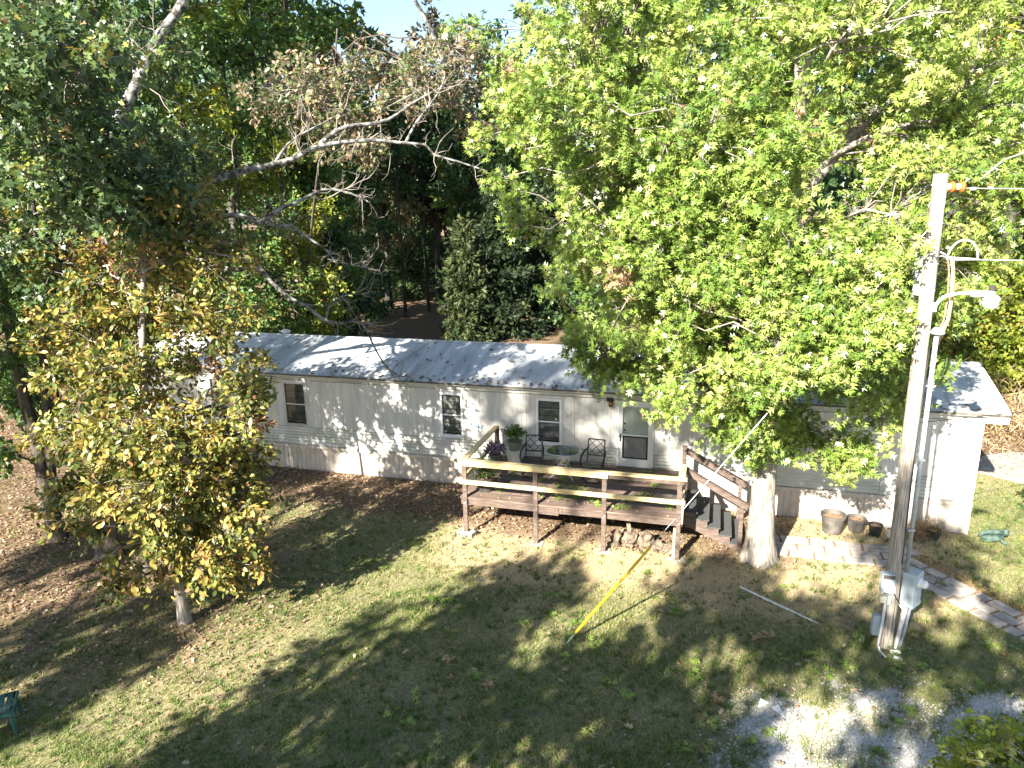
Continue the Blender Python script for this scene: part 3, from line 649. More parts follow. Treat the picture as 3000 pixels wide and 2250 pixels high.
def tubes(P, Rr, sides):
    """P (n,k,3), Rr (n,k) -> V,F quads"""
    n, k, _ = P.shape
    D = np.empty_like(P); D[:, 1:-1] = P[:, 2:] - P[:, :-2]; D[:, 0] = P[:, 1] - P[:, 0]; D[:, -1] = P[:, -1] - P[:, -2]; D = unit(D)
    ref = np.where(np.abs(D[:, :1, 2:3]) < 0.9, np.array([0, 0, 1.0]), np.array([1.0, 0, 0])); ref = np.broadcast_to(ref, D.shape)
    S = unit(np.cross(D, ref)); U = np.cross(S, D)
    a = 2 * np.pi * np.arange(sides) / sides
    V = P[:, :, None] + Rr[:, :, None, None] * (S[:, :, None] * np.cos(a)[:, None] + U[:, :, None] * np.sin(a)[:, None])
    idx = np.arange(n * k * sides).reshape(n, k, sides)
    A = idx[:, :-1]; B = np.roll(A, -1, 2); C_ = np.roll(idx[:, 1:], -1, 2); D_ = idx[:, 1:]
    return V.reshape(-1, 3), np.stack([A, B, C_, D_], -1).reshape(-1, 4)

def spline(pts, k):
    """resample a polyline smoothly to k points"""
    p = np.asarray(pts, float)
    if len(p) == 2: return p[0] + (p[1] - p[0]) * np.linspace(0, 1, k)[:, None]
    d = np.concatenate([[0], np.cumsum(np.linalg.norm(np.diff(p, axis=0), axis=1))]); t = np.linspace(0, d[-1], k)
    i = np.clip(np.searchsorted(d, t, side='right') - 1, 0, len(p) - 2); u = ((t - d[i]) / (d[i + 1] - d[i]))[:, None]
    p0 = p[np.maximum(i - 1, 0)]; p1 = p[i]; p2 = p[i + 1]; p3 = p[np.minimum(i + 2, len(p) - 1)]
    return 0.5 * ((2 * p1) + (p2 - p0) * u + (2 * p0 - 5 * p1 + 4 * p2 - p3) * u ** 2 + (3 * p1 - p0 - 3 * p2 + p3) * u ** 3)

def cat(parts, c=3):
    V = []; F = []; o = 0
    for v, f in parts: V.append(v); F.append(f + o); o += len(v)
    return np.concatenate(V), np.concatenate(F)

# ------------------------------------------------------------------ trees
def trunk_mesh(pts, r0, r1, k=14, sides=12, flare=0.5, seed=0):
    if r0 > 0.25: k, sides = 60, 36
    P = spline(pts, k); g = np.random.default_rng(seed)
    t = np.linspace(0, 1, k); z = P[:, 2] - P[0, 2]
    rad = r0 + (r1 - r0) * t ** 0.8
    rad = rad * (1 + flare * np.exp(-z / 0.35))
    V, F = tubes(P[None], rad[None], sides)
    V = V.reshape(k, sides, 3); c = P[:, None]
    V = c + (V - c) * (1 + (0.07 if sides < 20 else 0.0) * g.standard_normal((k, sides, 1)) + (0.16 * flare * np.exp(-z / 0.3))[:, None, None] * np.cos(np.arange(sides) * 2 * np.pi / sides * 4)[None, :, None])
    if sides > 20:                                              # furrowed bark on the near trunk
        th = np.arange(sides) * 2 * np.pi / sides; zz = (P[:, 2:3] - P[0, 2]) + 0 * th[None]
        fur = np.abs(np.sin(th[None] * 9 + 2.5 * np.sin(zz * 2.1) + 4 * vnoise(zz * 1.5, th[None] * 1.3 + 0 * zz, 6)))
        V = c + (V - c) * (0.955 + 0.075 * fur[..., None] + 0.03 * vnoise(zz * 7, th[None] * 6 + 0 * zz, 12)[..., None])
    return V.reshape(-1, 3), F, P, rad

def make_tree(name, label, cat_, trunk, r0, r1, blobs, kind, lm, size, per, crad, bark, twigm, limbs=(), ntw=4, group=None, seed=0, bias=0.5, spread=0.28, avoid=None,
              bare=0, fine=True, droop=0.25, upn=0.9, flare=0.5, limb_r=0.6, twig_r=0.007, limb_mat=None, outer=0.45, lowlimb=0.35):
    g = np.random.default_rng(seed + 100)
    base = np.asarray(trunk[0], float)
    root = empty(name, tuple(base), 0, label, cat_, group)
    V, F, TP, TR = trunk_mesh(trunk, r0, r1, seed=seed, flare=flare)
    np_mesh('trunk', V - base, F, bark, root, smooth=True)
    anchors = [TP[len(TP) // 5:]]
    lim = []
    for pts, a, b in limbs:
        k = max(8, len(pts) * 2); P = spline(pts, k); lim.append((P, np.linspace(a, b, k), True)); anchors.append(P[2:])
    own = []
    for c, rr, n in blobs:                                       # one limb out to each mass of leaves
        c = np.asarray(c, float); A = np.concatenate(anchors)
        dv = c - A; d = np.linalg.norm(dv, axis=1); sc_ = d + np.where(A[:, 2] > c[2] - lowlimb * np.hypot(dv[:, 0], dv[:, 1]), 3.0, 0)
        i = int(np.argmin(sc_)); a0 = A[i]; L_ = d[i]
        if L_ > 0.5:
            k = 8; t = np.linspace(0, 1, k)[:, None]
            P = a0 + (c - a0) * t; P[:, 2] += (L_ * 0.12 * np.sin(np.pi * t[:, 0]))
            P[1:] += g.standard_normal((k - 1, 3)) * L_ * 0.025
            ra = min(r0 * limb_r, 0.018 + 0.018 * L_); lim.append((P, np.linspace(ra, max(0.012, ra * 0.25), k), False)); own.append(P[2:])
        else: own.append(a0[None])
    anchors += own
    for P, rad, _ in lim:
        v, f = tubes(P[None], rad[None], 8); np_mesh('limb', v - base, f, limb_mat or bark, root, smooth=True)
    A = np.concatenate(anchors)
    C_ = []
    for c, rr, n in blobs:
        u = unit(g.standard_normal((n, 3))) * (g.random((n, 1)) ** outer); C_.append(np.asarray(c) + u * np.asarray(rr))
    C_ = np.concatenate(C_); C_ = C_[C_[:, 2] > 0.35]
    if avoid is not None: C_ = C_[~avoid(C_)]
    n = len(C_)
    dist = np.linalg.norm(C_[:, None] - A[None], axis=2) + np.where(A[None, :, 2] > C_[:, None, 2] + 0.4, 1.5, 0.0); i = dist.argmin(1); a0 = A[i]
    t = np.linspace(0, 1, 5)[None, :, None]; L_ = np.linalg.norm(C_ - a0, axis=1)[:, None, None]
    P = a0[:, None] + (C_ - a0)[:, None] * t + g.standard_normal((n, 5, 3)) * L_ * 0.05 * np.sin(np.pi * t); P[:, :, 2] += (0.08 * L_ * np.sin(np.pi * t))[:, :, 0]
    br = np.clip(L_[:, :, 0] * 0.008 + twig_r * 0.9, 0.006, 0.03) * np.linspace(1, 0.4, 5)[None]
    parts = [tubes(P, br, 4)]
    out = unit(C_ - a0 + 0.25 * (C_ - C_.mean(0)) / max(1e-3, np.abs(C_ - C_.mean(0)).mean()))
    td = unit(out[:, None] + g.standard_normal((n, ntw, 3)) * 0.85 - np.array([0, 0, droop])); tl = crad * g.uniform(0.6, 1.25, (n, ntw, 1))
    s0 = np.repeat(C_[:, None], ntw, 1) - out[:, None] * crad * 0.25
    t3 = np.linspace(0, 1, 3)[None, None, :, None]
    TW = s0[:, :, None] + td[:, :, None] * tl[:, :, None] * t3; TW[..., 2] -= (droop * 0.35 * tl[:, :, None] * t3 ** 2)[..., 0]
    TWf = TW.reshape(-1, 3, 3)
    if not fine: parts = [tubes(P[:, ::2], br[:, ::2], 3)]
    else: parts.append(tubes(TWf, np.broadcast_to(np.array([1, 0.7, 0.35]) * twig_r, (len(TWf), 3)), 3))
    if bare:
        LP = np.concatenate([P_[2:] for P_, _, q in lim if q]); LD = np.concatenate([np.gradient(P_, axis=0)[2:] for P_, _, q in lim if q])
        j = g.integers(0, len(LP), bare); d0 = unit(unit(LD[j]) * 0.7 + g.standard_normal((bare, 3)) * 0.75); ln = g.uniform(0.25, 1.25, (bare, 1)) ** 1.3
        B = np.empty((bare, 6, 3)); B[:, 0] = LP[j]; dcur = d0
        for q in range(1, 6):
            dcur = unit(dcur + g.standard_normal((bare, 3)) * 0.38 + np.array([0, 0, 0.06])); B[:, q] = B[:, q - 1] + dcur * ln / 5
        parts.append(tubes(B, np.linspace(0.013, 0.003, 6)[None] * (0.6 + 0.5 * ln), 4))
        j2 = g.integers(0, bare, bare * 2); q2 = g.integers(1, 5, bare * 2); S0 = B[j2, q2]
        d2 = unit(unit(B[j2, q2 + 1] - S0) + g.standard_normal((bare * 2, 3)) * 0.7); B2 = np.empty((bare * 2, 4, 3)); B2[:, 0] = S0
        for q in range(1, 4):
            d2 = unit(d2 + g.standard_normal(d2.shape) * 0.35); B2[:, q] = B2[:, q - 1] + d2 * (ln[j2] * 0.14)
        parts.append(tubes(B2, np.broadcast_to(np.linspace(0.006, 0.002, 4), (bare * 2, 4)), 3))
    v, f = cat(parts); tw = np_mesh('twigs', v - base, f, twigm, root, smooth=True); tw['kind'] = 'stuff'
    # leaves along the twigs
    m_ = n * per; ci = np.repeat(np.arange(n), per); ti = g.integers(0, ntw, m_); tt = g.random(m_) ** 0.6
    p = TW[ci, ti, 0] + (TW[ci, ti, 2] - TW[ci, ti, 0]) * tt[:, None] + g.standard_normal((m_, 3)) * crad * 0.16
    ax = unit(td[ci, ti] * 0.7 + g.standard_normal((m_, 3)) * 0.75 - np.array([0, 0, droop]))
    nr = g.standard_normal((m_, 3)) * 0.75 + np.array([0, 0, upn]) - 0.35 * np.array(LDIR) 
    cb = g.normal(bias, 0.15, n)
    tint = np.clip(cb[ci] + g.normal(0, spread * 0.6, m_), 0.0, 0.94)
    tint = np.where(g.random(n)[ci] < 0.012, 1.0, tint); tint = np.where(g.random(m_) < 0.006, 1.0, tint)
    V, F, T = leaves(p, ax, nr, size * g.uniform(0.7, 1.25, m_), kind, tint)
    cr = np_mesh('crown', V - base, F, lm, root, tint=T); cr['kind'] = 'stuff'
    return root

# --- the pin oak in front of the home
OX, OY = 5.17, 13.78
oak_blobs = [((2.6, 13.8, 8.6), (3.4, 3.2, 2.6), 150), ((1.2, 13.9, 9.6), (2.2, 2.4, 2.2), 70), ((3.0, 13.3, 5.7), (2.4, 2.4, 1.7), 90), ((4.6, 12.4, 5.6), (2.6, 1.8, 2.0), 85),
             ((6.9, 13.6, 6.0), (1.9, 2.0, 2.0), 75), ((6.7, 13.4, 4.2), (1.5, 1.5, 1.0), 42), ((4.0, 13.2, 4.2), (1.9, 1.5, 0.9), 48), ((2.1, 13.9, 4.35), (1.1, 1.1, 0.7), 20),
             ((3.6, 14.3, 12.2), (3.6, 3.2, 2.6), 110), ((6.6, 14.4, 10.6), (2.8, 2.8, 3.0), 105), ((8.6, 14.8, 9.4), (2.2, 2.2, 2.4), 60), ((5.2, 14.8, 15.0), (3.2, 3.0, 2.6), 45), ((8.6, 15.5, 12.4), (2.4, 2.4, 2.6), 45),
             ((4.4, 12.0, 8.0), (2.3, 1.4, 1.9), 55), ((5.2, 13.4, 3.0), (0.8, 0.6, 0.8), 13), ((6.3, 13.2, 2.75), (0.95, 0.6, 0.42), 15), ((4.4, 13.2, 3.1), (0.8, 0.6, 0.5), 12),
             ((4.95, 10.45, 5.6), (0.85, 0.55, 0.8), 26), ((4.2, 10.7, 5.1), (0.6, 0.5, 0.45), 9), ((4.7, 11.3, 6.5), (2.0, 1.1, 1.5), 62), ((3.0, 11.7, 8.2), (2.0, 1.1, 1.4), 46), ((6.0, 11.7, 7.2), (1.0, 0.9, 1.7), 30), ((2.4, 12.0, 6.6), (1.5, 1.0, 1.0), 26), ((5.3, 11.6, 9.8), (2.0, 1.2, 1.4), 44), ((7.6, 12.6, 8.6), (1.6, 1.2, 1.8), 36)]
def oak_gap(C_):
    return ((np.abs(C_[:, 0] - 5.35) < 0.75) & (C_[:, 1] < 13.6) & (C_[:, 2] > 7.0) & (C_[:, 2] < 10.0)) | ((np.abs(C_[:, 0] - 5.2) < 0.55) & (C_[:, 1] < 13.5) & (C_[:, 2] < 1.9))
make_tree('pin_oak', 'tall pin oak with bright spiky leaves and pale trunk in front of the home', 'tree',
          [(OX, OY, -0.05), (OX, OY, 0.6), (OX - 0.02, OY, 3.0), (OX + 0.05, OY, 5.5), (OX + 0.08, OY, 7.35), (OX + 0.12, OY + 0.1, 9.5), (OX + 0.05, OY + 0.2, 12.0), (OX, OY + 0.3, 15.5)], 0.27, 0.05, oak_blobs,
          'star', LF['pinoak'], 0.132, 134, 0.46, M['bark'], M['twig'],
          limbs=[([(OX + 0.08, OY, 7.2), (5.75, 13.7, 7.9), (6.5, 13.9, 8.7), (7.4, 14.2, 9.4), (8.6, 14.6, 10.6)], 0.13, 0.03),
                 ([(OX + 0.05, OY, 6.9), (4.6, 13.7, 7.9), (3.9, 13.7, 8.8), (2.9, 13.8, 9.4), (1.6, 13.9, 9.9)], 0.10, 0.025),
                 ([(OX, OY, 5.2), (4.4, 13.6, 5.9), (3.4, 13.4, 6.2), (2.2, 13.5, 6.3)], 0.08, 0.02),
                 ([(OX, OY, 6.2), (4.5, 13.2, 7.2), (3.6, 12.9, 7.8), (2.4, 13.0, 8.1)], 0.07, 0.02)],
          ntw=5, seed=1, bias=0.55, spread=0.36, avoid=oak_gap, bare=80, droop=0.35, upn=0.7, flare=0.55, limb_r=0.3, twig_r=0.008, outer=0.55)

# --- the big lichened oak at the left, its dead limbs reaching over the roof
T1 = [(-8.94, 14.47, -0.04), (-9.09, 15.28, 3.48), (-9.17, 15.86, 6.04), (-9.1, 16.1, 7.77), (-9.5, 16.6, 10.0), (-9.9, 17.2, 13.0)]
LUP = [(-9.12, 16.05, 7.3), (-8.94, 16.26, 7.9), (-8.52, 16.58, 9.2), (-8.13, 16.73, 9.84), (-7.65, 16.95, 10.83), (-6.96, 17.15, 11.74), (-6.2, 17.4, 13.4), (-6.0, 17.6, 15.5)]
LB = [(-8.9, 16.26, 7.9), (-8.13, 16.56, 7.76), (-7.25, 17.01, 7.86), (-6.31, 17.53, 8.16), (-5.86, 17.76, 8.28), (-5.21, 18.09, 8.46), (-4.65, 18.42, 8.77), (-3.73, 18.82, 8.92), (-3.17, 19.04, 8.93), (-2.6, 19.23, 8.87), (-2.14, 19.39, 8.85), (-1.89, 19.46, 8.58), (-1.42, 19.59, 8.46), (-0.63, 19.81, 8.2)]
LC1 = [(-5.57, 17.85, 8.35), (-5.33, 18.34, 8.85), (-4.96, 18.81, 9.17), (-4.37, 19.45, 9.57)]
LC2 = [(-4.66, 18.45, 8.77), (-4.17, 19.01, 9.24), (-3.4, 19.45, 9.38), (-2.98, 19.73, 9.55), (-2.52, 20.11, 9.92), (-1.8, 20.62, 10.36), (-1.25, 20.95, 10.6)]
LD_ = [(-2.62, 19.25, 8.88), (-2.36, 19.63, 9.41), (-2.02, 20.08, 9.91), (-1.77, 20.48, 10.34), (-1.62, 20.93, 10.9)]
LE = [(-9.13, 15.99, 6.62), (-8.35, 16.46, 6.95), (-7.55, 16.83, 7.04), (-6.94, 17.09, 7.08), (-6.57, 17.27, 7.19), (-6.33, 17.37, 7.2), (-6.0, 17.47, 7.02), (-5.81, 17.54, 7.04), (-5.56, 17.74, 7.29), (-5.16, 17.95, 7.46), (-4.62, 18.24, 7.74), (-4.34, 18.34, 7.76), (-3.91, 18.47, 7.65), (-3.49, 18.58, 7.43)]
LE2 = [(-5.8, 17.52, 7.03), (-5.52, 17.55, 6.9), (-5.25, 17.6, 6.95), (-4.99, 17.66, 6.74), (-4.46, 17.76, 6.32), (-4.27, 17.79, 6.07), (-3.53, 17.97, 5.86)]
LFd = [(-9.15, 15.9, 6.3), (-8.01, 16.33, 6.2), (-7.01, 16.66, 6.06), (-6.24, 16.91, 5.97), (-5.91, 17.03, 5.99), (-5.66, 17.08, 5.66), (-5.28, 17.16, 5.26), (-4.88, 17.24, 5.0), (-4.49, 17.31, 4.65), (-4.2, 17.39, 4.58), (-3.78, 17.53, 4.61), (-3.56, 17.56, 4.32), (-3.43, 17.58, 3.97), (-3.16, 17.61, 3.43), (-2.82, 17.67, 3.16)]
LF2 = [(-4.49, 17.3, 4.66), (-4.48, 17.37, 4.86), (-4.32, 17.57, 5.12), (-4.01, 17.74, 5.24), (-3.58, 17.9, 5.23)]
make_tree('white_oak', 'large leaning oak with lichened limbs and dark lobed leaves at the left', 'tree', T1, 0.24, 0.07,
          [((-6.61, 11.39, 9.5), (1.2, 1.3, 0.95), 46), ((-6.97, 11.77, 8.2), (1.2, 1.3, 0.9), 44), ((-6.49, 13.52, 7.7), (1.2, 1.3, 0.85), 40), ((-8.73, 13.26, 6.84), (0.95, 1.2, 0.9), 26),
           ((-8.6, 17.73, 10.9), (1.3, 1.3, 1.2), 40), ((-7.4, 16.75, 8.7), (1.0, 1.2, 0.6), 18), ((-8.23, 13.17, 10.3), (1.4, 1.3, 1.1), 40), ((-8.6, 18.6, 13.6), (1.8, 1.8, 1.4), 34), ((-3.3, 20.5, 13.9), (1.3, 1.0, 0.5), 12)],
          'lobed', LF['oak'], 0.155, 66, 0.46, M['darkbark'], M['twig'], limbs=[(LUP, 0.15, 0.06), (LB, 0.10, 0.02), (LC1, 0.04, 0.012), (LC2, 0.065, 0.015), (LD_, 0.04, 0.012), (LE, 0.095, 0.02), (LE2, 0.045, 0.012), (LFd, 0.085, 0.014), (LF2, 0.03, 0.01)],
          ntw=4, seed=2, bias=0.42, spread=0.34, bare=260, droop=0.3, limb_mat=M['lichenbark'], limb_r=0.3, flare=0.4)

# --- bronze-leaved oak standing behind the dead limbs
make_tree('bronze_oak', 'oak with bronze and tan leaves above the middle of the roof', 'tree',
          [(-9.6, 33.2, -0.05), (-9.0, 32.0, 4), (-7.4, 29.0, 8.5), (-6.0, 26.2, 11.0), (-5.6, 26.0, 13)], 0.08, 0.03,
          [((-5.3, 20.2, 10.5), (1.35, 1.1, 0.75), 34), ((-4.5, 20.3, 9.75), (1.3, 1.0, 0.6), 30), ((-4.1, 20.2, 8.95), (1.2, 1.0, 0.45), 20), ((-2.35, 21.2, 10.7), (1.4, 1.1, 0.8), 38), ((-1.35, 21.8, 11.4), (1.0, 1.0, 0.8), 26), ((-3.4, 21.3, 11.0), (1.2, 1.0, 0.65), 26), ((-1.0, 22.2, 9.9), (1.0, 1.0, 0.7), 14), ((-6.6, 22.5, 10.6), (1.4, 1.2, 0.8), 24)],
          'lobed', LF['bronze'], 0.15, 32, 0.46, M['darkbark'], M['twig'], ntw=4, seed=3, bias=0.5, spread=0.4, droop=0.2, limb_r=0.4)

# --- yellow hickory
SAP = (-6.08, 11.69)
hk = [((-6.6, 12.3, 4.7), (1.6, 1.4, 0.55), 42), ((-6.0, 11.6, 3.9), (1.8, 1.3, 0.5), 46), ((-7.5, 12.2, 3.7), (1.1, 1.1, 0.35), 20), ((-5.2, 12.0, 3.4), (1.0, 1.1, 0.65), 30), ((-5.9, 11.5, 2.9), (1.6, 1.2, 0.45), 36),
      ((-7.4, 11.9, 2.8), (1.2, 1.0, 0.3), 16), ((-5.2, 11.7, 2.4), (1.05, 1.0, 0.5), 28), ((-5.9, 11.4, 1.9), (1.4, 1.0, 0.4), 26), ((-5.4, 11.5, 1.25), (1.0, 0.7, 0.3), 16), ((-6.8, 13.0, 5.7), (1.7, 1.4, 0.6), 40), ((-5.9, 13.2, 6.6), (1.6, 1.3, 0.6), 34), ((-6.6, 11.5, 1.2), (0.9, 0.6, 0.3), 9),
      ((-5.0, 12.6, 4.3), (0.8, 0.9, 0.5), 16), ((-5.5, 13.0, 5.4), (1.0, 1.0, 0.5), 18), ((-7.9, 12.2, 1.9), (0.7, 0.6, 0.25), 6), ((-7.6, 13.2, 6.4), (1.0, 1.0, 0.5), 18), ((-6.4, 13.4, 7.5), (1.2, 1.0, 0.5), 20), ((-7.3, 13.5, 8.2), (1.2, 1.0, 0.5), 18), ((-8.3, 13.6, 5.2), (0.9, 0.9, 0.4), 13), ((-8.4, 13.2, 3.5), (0.8, 0.8, 0.3), 9)]
make_tree('hickory_tree', 'slender hickory with yellow autumn leaves and a thin bare trunk foot', 'tree', [(SAP[0], SAP[1], -0.05), (SAP[0] - 0.04, SAP[1] + 0.05, 1.0), (-6.25, 12.0, 2.6), (-6.5, 12.3, 4.4), (-6.5, 12.8, 6.2), (-6.4, 13.0, 7.4)], 0.10, 0.03, hk,
          'oval', LF['hickory'], 0.128, 58, 0.38, M['bark'], M['twig'], ntw=5, seed=4, bias=0.40, spread=0.55, droop=0.25, upn=1.1, flare=0.4, limb_r=0.35, outer=0.6)

# --- other trunks at the left
make_tree('redbud_tree', 'dark double trunk with round green leaves at the far left edge', 'tree', [(-10.64, 15.34, -0.05), (-10.75, 15.4, 2.0), (-11.0, 15.6, 4.5), (-11.2, 15.8, 7.5), (-11.3, 16, 11)], 0.17, 0.06,
          [((-10.3, 13.6, 5.9), (1.1, 1.2, 0.9), 30), ((-11.3, 14.6, 4.6), (1.0, 1.2, 0.9), 26), ((-11.6, 14.6, 7.6), (1.3, 1.3, 1.1), 34), ((-11.4, 16.0, 3.2), (0.8, 1.1, 0.8), 22), ((-9.6, 13.6, 6.6), (0.8, 0.9, 0.6), 12), ((-11.2, 16.2, 10.5), (1.6, 1.6, 1.5), 40), ((-11.6, 15.4, 2.2), (0.6, 0.8, 0.4), 8)],
          'oval', LF['green'], 0.16, 48, 0.42, M['darkbark'], M['twig'], limbs=[([(-10.7, 15.4, 0.3), (-10.55, 15.5, 2.2), (-10.4, 15.7, 4.6), (-10.2, 16, 8.0)], 0.13, 0.04)], ntw=4, seed=5, bias=0.5, spread=0.35, bare=60, upn=1.0)
make_tree('slim_dark_tree', 'slim dark tree trunk standing just behind the leaning oak', 'tree', [(-9.6, 15.9, -0.05), (-9.7, 16.0, 3.0), (-9.8, 16.3, 6.5), (-9.9, 16.5, 11)], 0.13, 0.05,
          [((-9.9, 17.2, 9.5), (1.6, 1.6, 1.4), 36), ((-9.4, 17.5, 7.4), (1.2, 1.2, 0.9), 22), ((-10.4, 17.6, 6.0), (1.1, 1.1, 0.8), 18)], 'oval', LF['green'], 0.16, 46, 0.42, M['darkbark'], M['twig'], ntw=4, seed=6, bias=0.6, spread=0.35)
make_tree('small_dark_tree', 'thin dark trunk between the yellow hickory and the leaning oak', 'tree', [(-7.6, 13.5, -0.05), (-7.65, 13.6, 1.5), (-7.7, 13.8, 3.4), (-7.8, 14, 6.0)], 0.09, 0.03,
          [((-7.9, 14.2, 5.6), (0.9, 0.9, 0.6), 14)], 'oval', LF['hickory'], 0.15, 40, 0.4, M['darkbark'], M['twig'], ntw=4, seed=7, bias=0.3)

# --- woodland behind
def blobs_for(x, y, h, r, g, n=9, low=0.38, dens=1.0):
    out = []
    for i in range(n):
        f = low + (0.9 - low) * (i + 0.5) / n; prof = math.sin(math.pi * min(1, max(0.12, (f - low * 0.55) / (1.06 - low * 0.55)))) ** 0.7
        a = i * 2.4 + g.uniform(0, 1.2); rr = r * prof * g.uniform(0.35, 0.72)
        s = r * g.uniform(0.40, 0.6) * (0.6 + 0.4 * prof)
        out.append(((x + rr * math.cos(a), y + rr * math.sin(a), f * h), (s, s, s * 0.72), int(16 * dens * g.uniform(0.8, 1.2))))
    out.append(((x, y, 0.93 * h), (r * 0.35, r * 0.35, 0.09 * h), int(12 * dens)))
    return out

UX = lambda xcf: (xcf * 1.3563 - 1500) / 2104 / 0.968
def wood_tree(xcf, D_, h, r, lm, label, seed, size=0.24, per=40, low=0.36, n=9, dens=1.0, name='woodland_tree', bark='bgbark', kind='quad', lean=0.0, tr=None, bias=0.5, crad=0.75, group='woodland trees behind the home', cat_='tree'):
    x = UX(xcf) * D_; y = D_; g = np.random.default_rng(seed)
    tr = tr or (0.10 + 0.008 * h)
    t = [(x, y, -0.05), (x + lean * 0.2 + g.normal(0, 0.1), y, 0.25 * h), (x + lean * 0.6 + g.normal(0, 0.15), y, 0.55 * h), (x + lean, y, 0.92 * h)]
    return make_tree(name, label, cat_, t, tr, 0.04, blobs_for(x + lean * 0.6, y, h, r, g, n, low, dens), kind, LF[lm], size, per, crad, M[bark], M['bgbark'] if bark != 'bark' else M['twig'], ntw=3, fine=False, seed=seed, bias=bias, spread=0.4, group=group, upn=0.8, twig_r=0.012, limb_r=0.45, flare=0.3)

WOODS = [
    (330, 27, 23, 3.4, 'green', 'woodland tree rising behind the leaning oak at the left'),
    (465, 31, 25, 3.8, 'lime', 'yellowish green woodland tree between the leaning oak and the grey trunk'),
    (600, 34.5, 25, 3.8, 'green', 'woodland tree with a grey trunk behind the left half of the roof'),
    (690, 36, 25, 3.9, 'green', 'tall green tree reaching the top edge just before the patch of sky'),
    (745, 47, 20, 3.2, 'green', 'farther green tree touching the left side of the sky gap'),
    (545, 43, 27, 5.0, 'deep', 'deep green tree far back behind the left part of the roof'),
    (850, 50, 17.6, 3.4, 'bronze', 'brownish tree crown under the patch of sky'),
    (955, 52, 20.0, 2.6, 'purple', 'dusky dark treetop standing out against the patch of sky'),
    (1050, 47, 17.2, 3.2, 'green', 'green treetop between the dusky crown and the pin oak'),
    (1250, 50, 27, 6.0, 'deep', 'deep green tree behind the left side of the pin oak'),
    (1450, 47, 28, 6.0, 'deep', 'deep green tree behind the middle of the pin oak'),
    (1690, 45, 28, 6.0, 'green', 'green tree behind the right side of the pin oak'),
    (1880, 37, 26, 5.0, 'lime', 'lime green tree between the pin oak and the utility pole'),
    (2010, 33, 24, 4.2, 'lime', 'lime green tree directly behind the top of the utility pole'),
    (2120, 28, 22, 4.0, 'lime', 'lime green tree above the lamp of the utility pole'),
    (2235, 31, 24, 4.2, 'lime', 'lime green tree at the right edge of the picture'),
    (2080, 42, 29, 6.0, 'green', 'taller green tree far behind the utility pole'),
    (60, 25, 22, 3.6, 'lime', 'yellow green tree in the upper left corner'),
    (190, 30, 25, 4.0, 'green', 'green tree behind the round-leaved tree at the left'),
    (640, 52, 27, 4.2, 'deep', 'darkest tall tree deep in the woods left of the sky gap'),
]
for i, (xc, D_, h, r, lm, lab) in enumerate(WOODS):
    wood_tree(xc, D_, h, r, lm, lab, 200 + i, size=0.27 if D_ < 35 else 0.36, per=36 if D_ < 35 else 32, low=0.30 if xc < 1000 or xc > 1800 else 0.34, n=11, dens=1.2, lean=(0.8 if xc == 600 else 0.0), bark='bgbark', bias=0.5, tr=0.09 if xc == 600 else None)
# slim trunks in the dark of the woods
for i, (xc, D_, h) in enumerate([(812, 45, 14), (846, 52, 14), (884, 47, 15), (908, 55, 14), (934, 49, 15), (972, 53, 14), (1003, 46, 13), (700, 41, 13), (1225, 44, 13)]):
    wood_tree(xc, D_, h, 1.7, 'deep', 'slim dark trunk number %d from the left in the shaded woods behind the roof' % (i + 1) if False else ['slim trunk at the left end of the shaded gap', 'faint slim trunk deep in the shaded gap', 'slim trunk left of the middle of the shaded gap', 'farthest slim trunk in the shaded gap', 'slim trunk in the middle of the shaded gap', 'slim trunk deep behind the cedars', 'slim trunk beside the left cedar', 'slim trunk among the bushes left of the shaded gap', 'slim trunk between the cedars and the pin oak'][i],
              300 + i, size=0.28, per=26, low=0.55, n=6, dens=0.8, name='slender_tree', tr=0.11, group='slim trunks in the shaded woods')
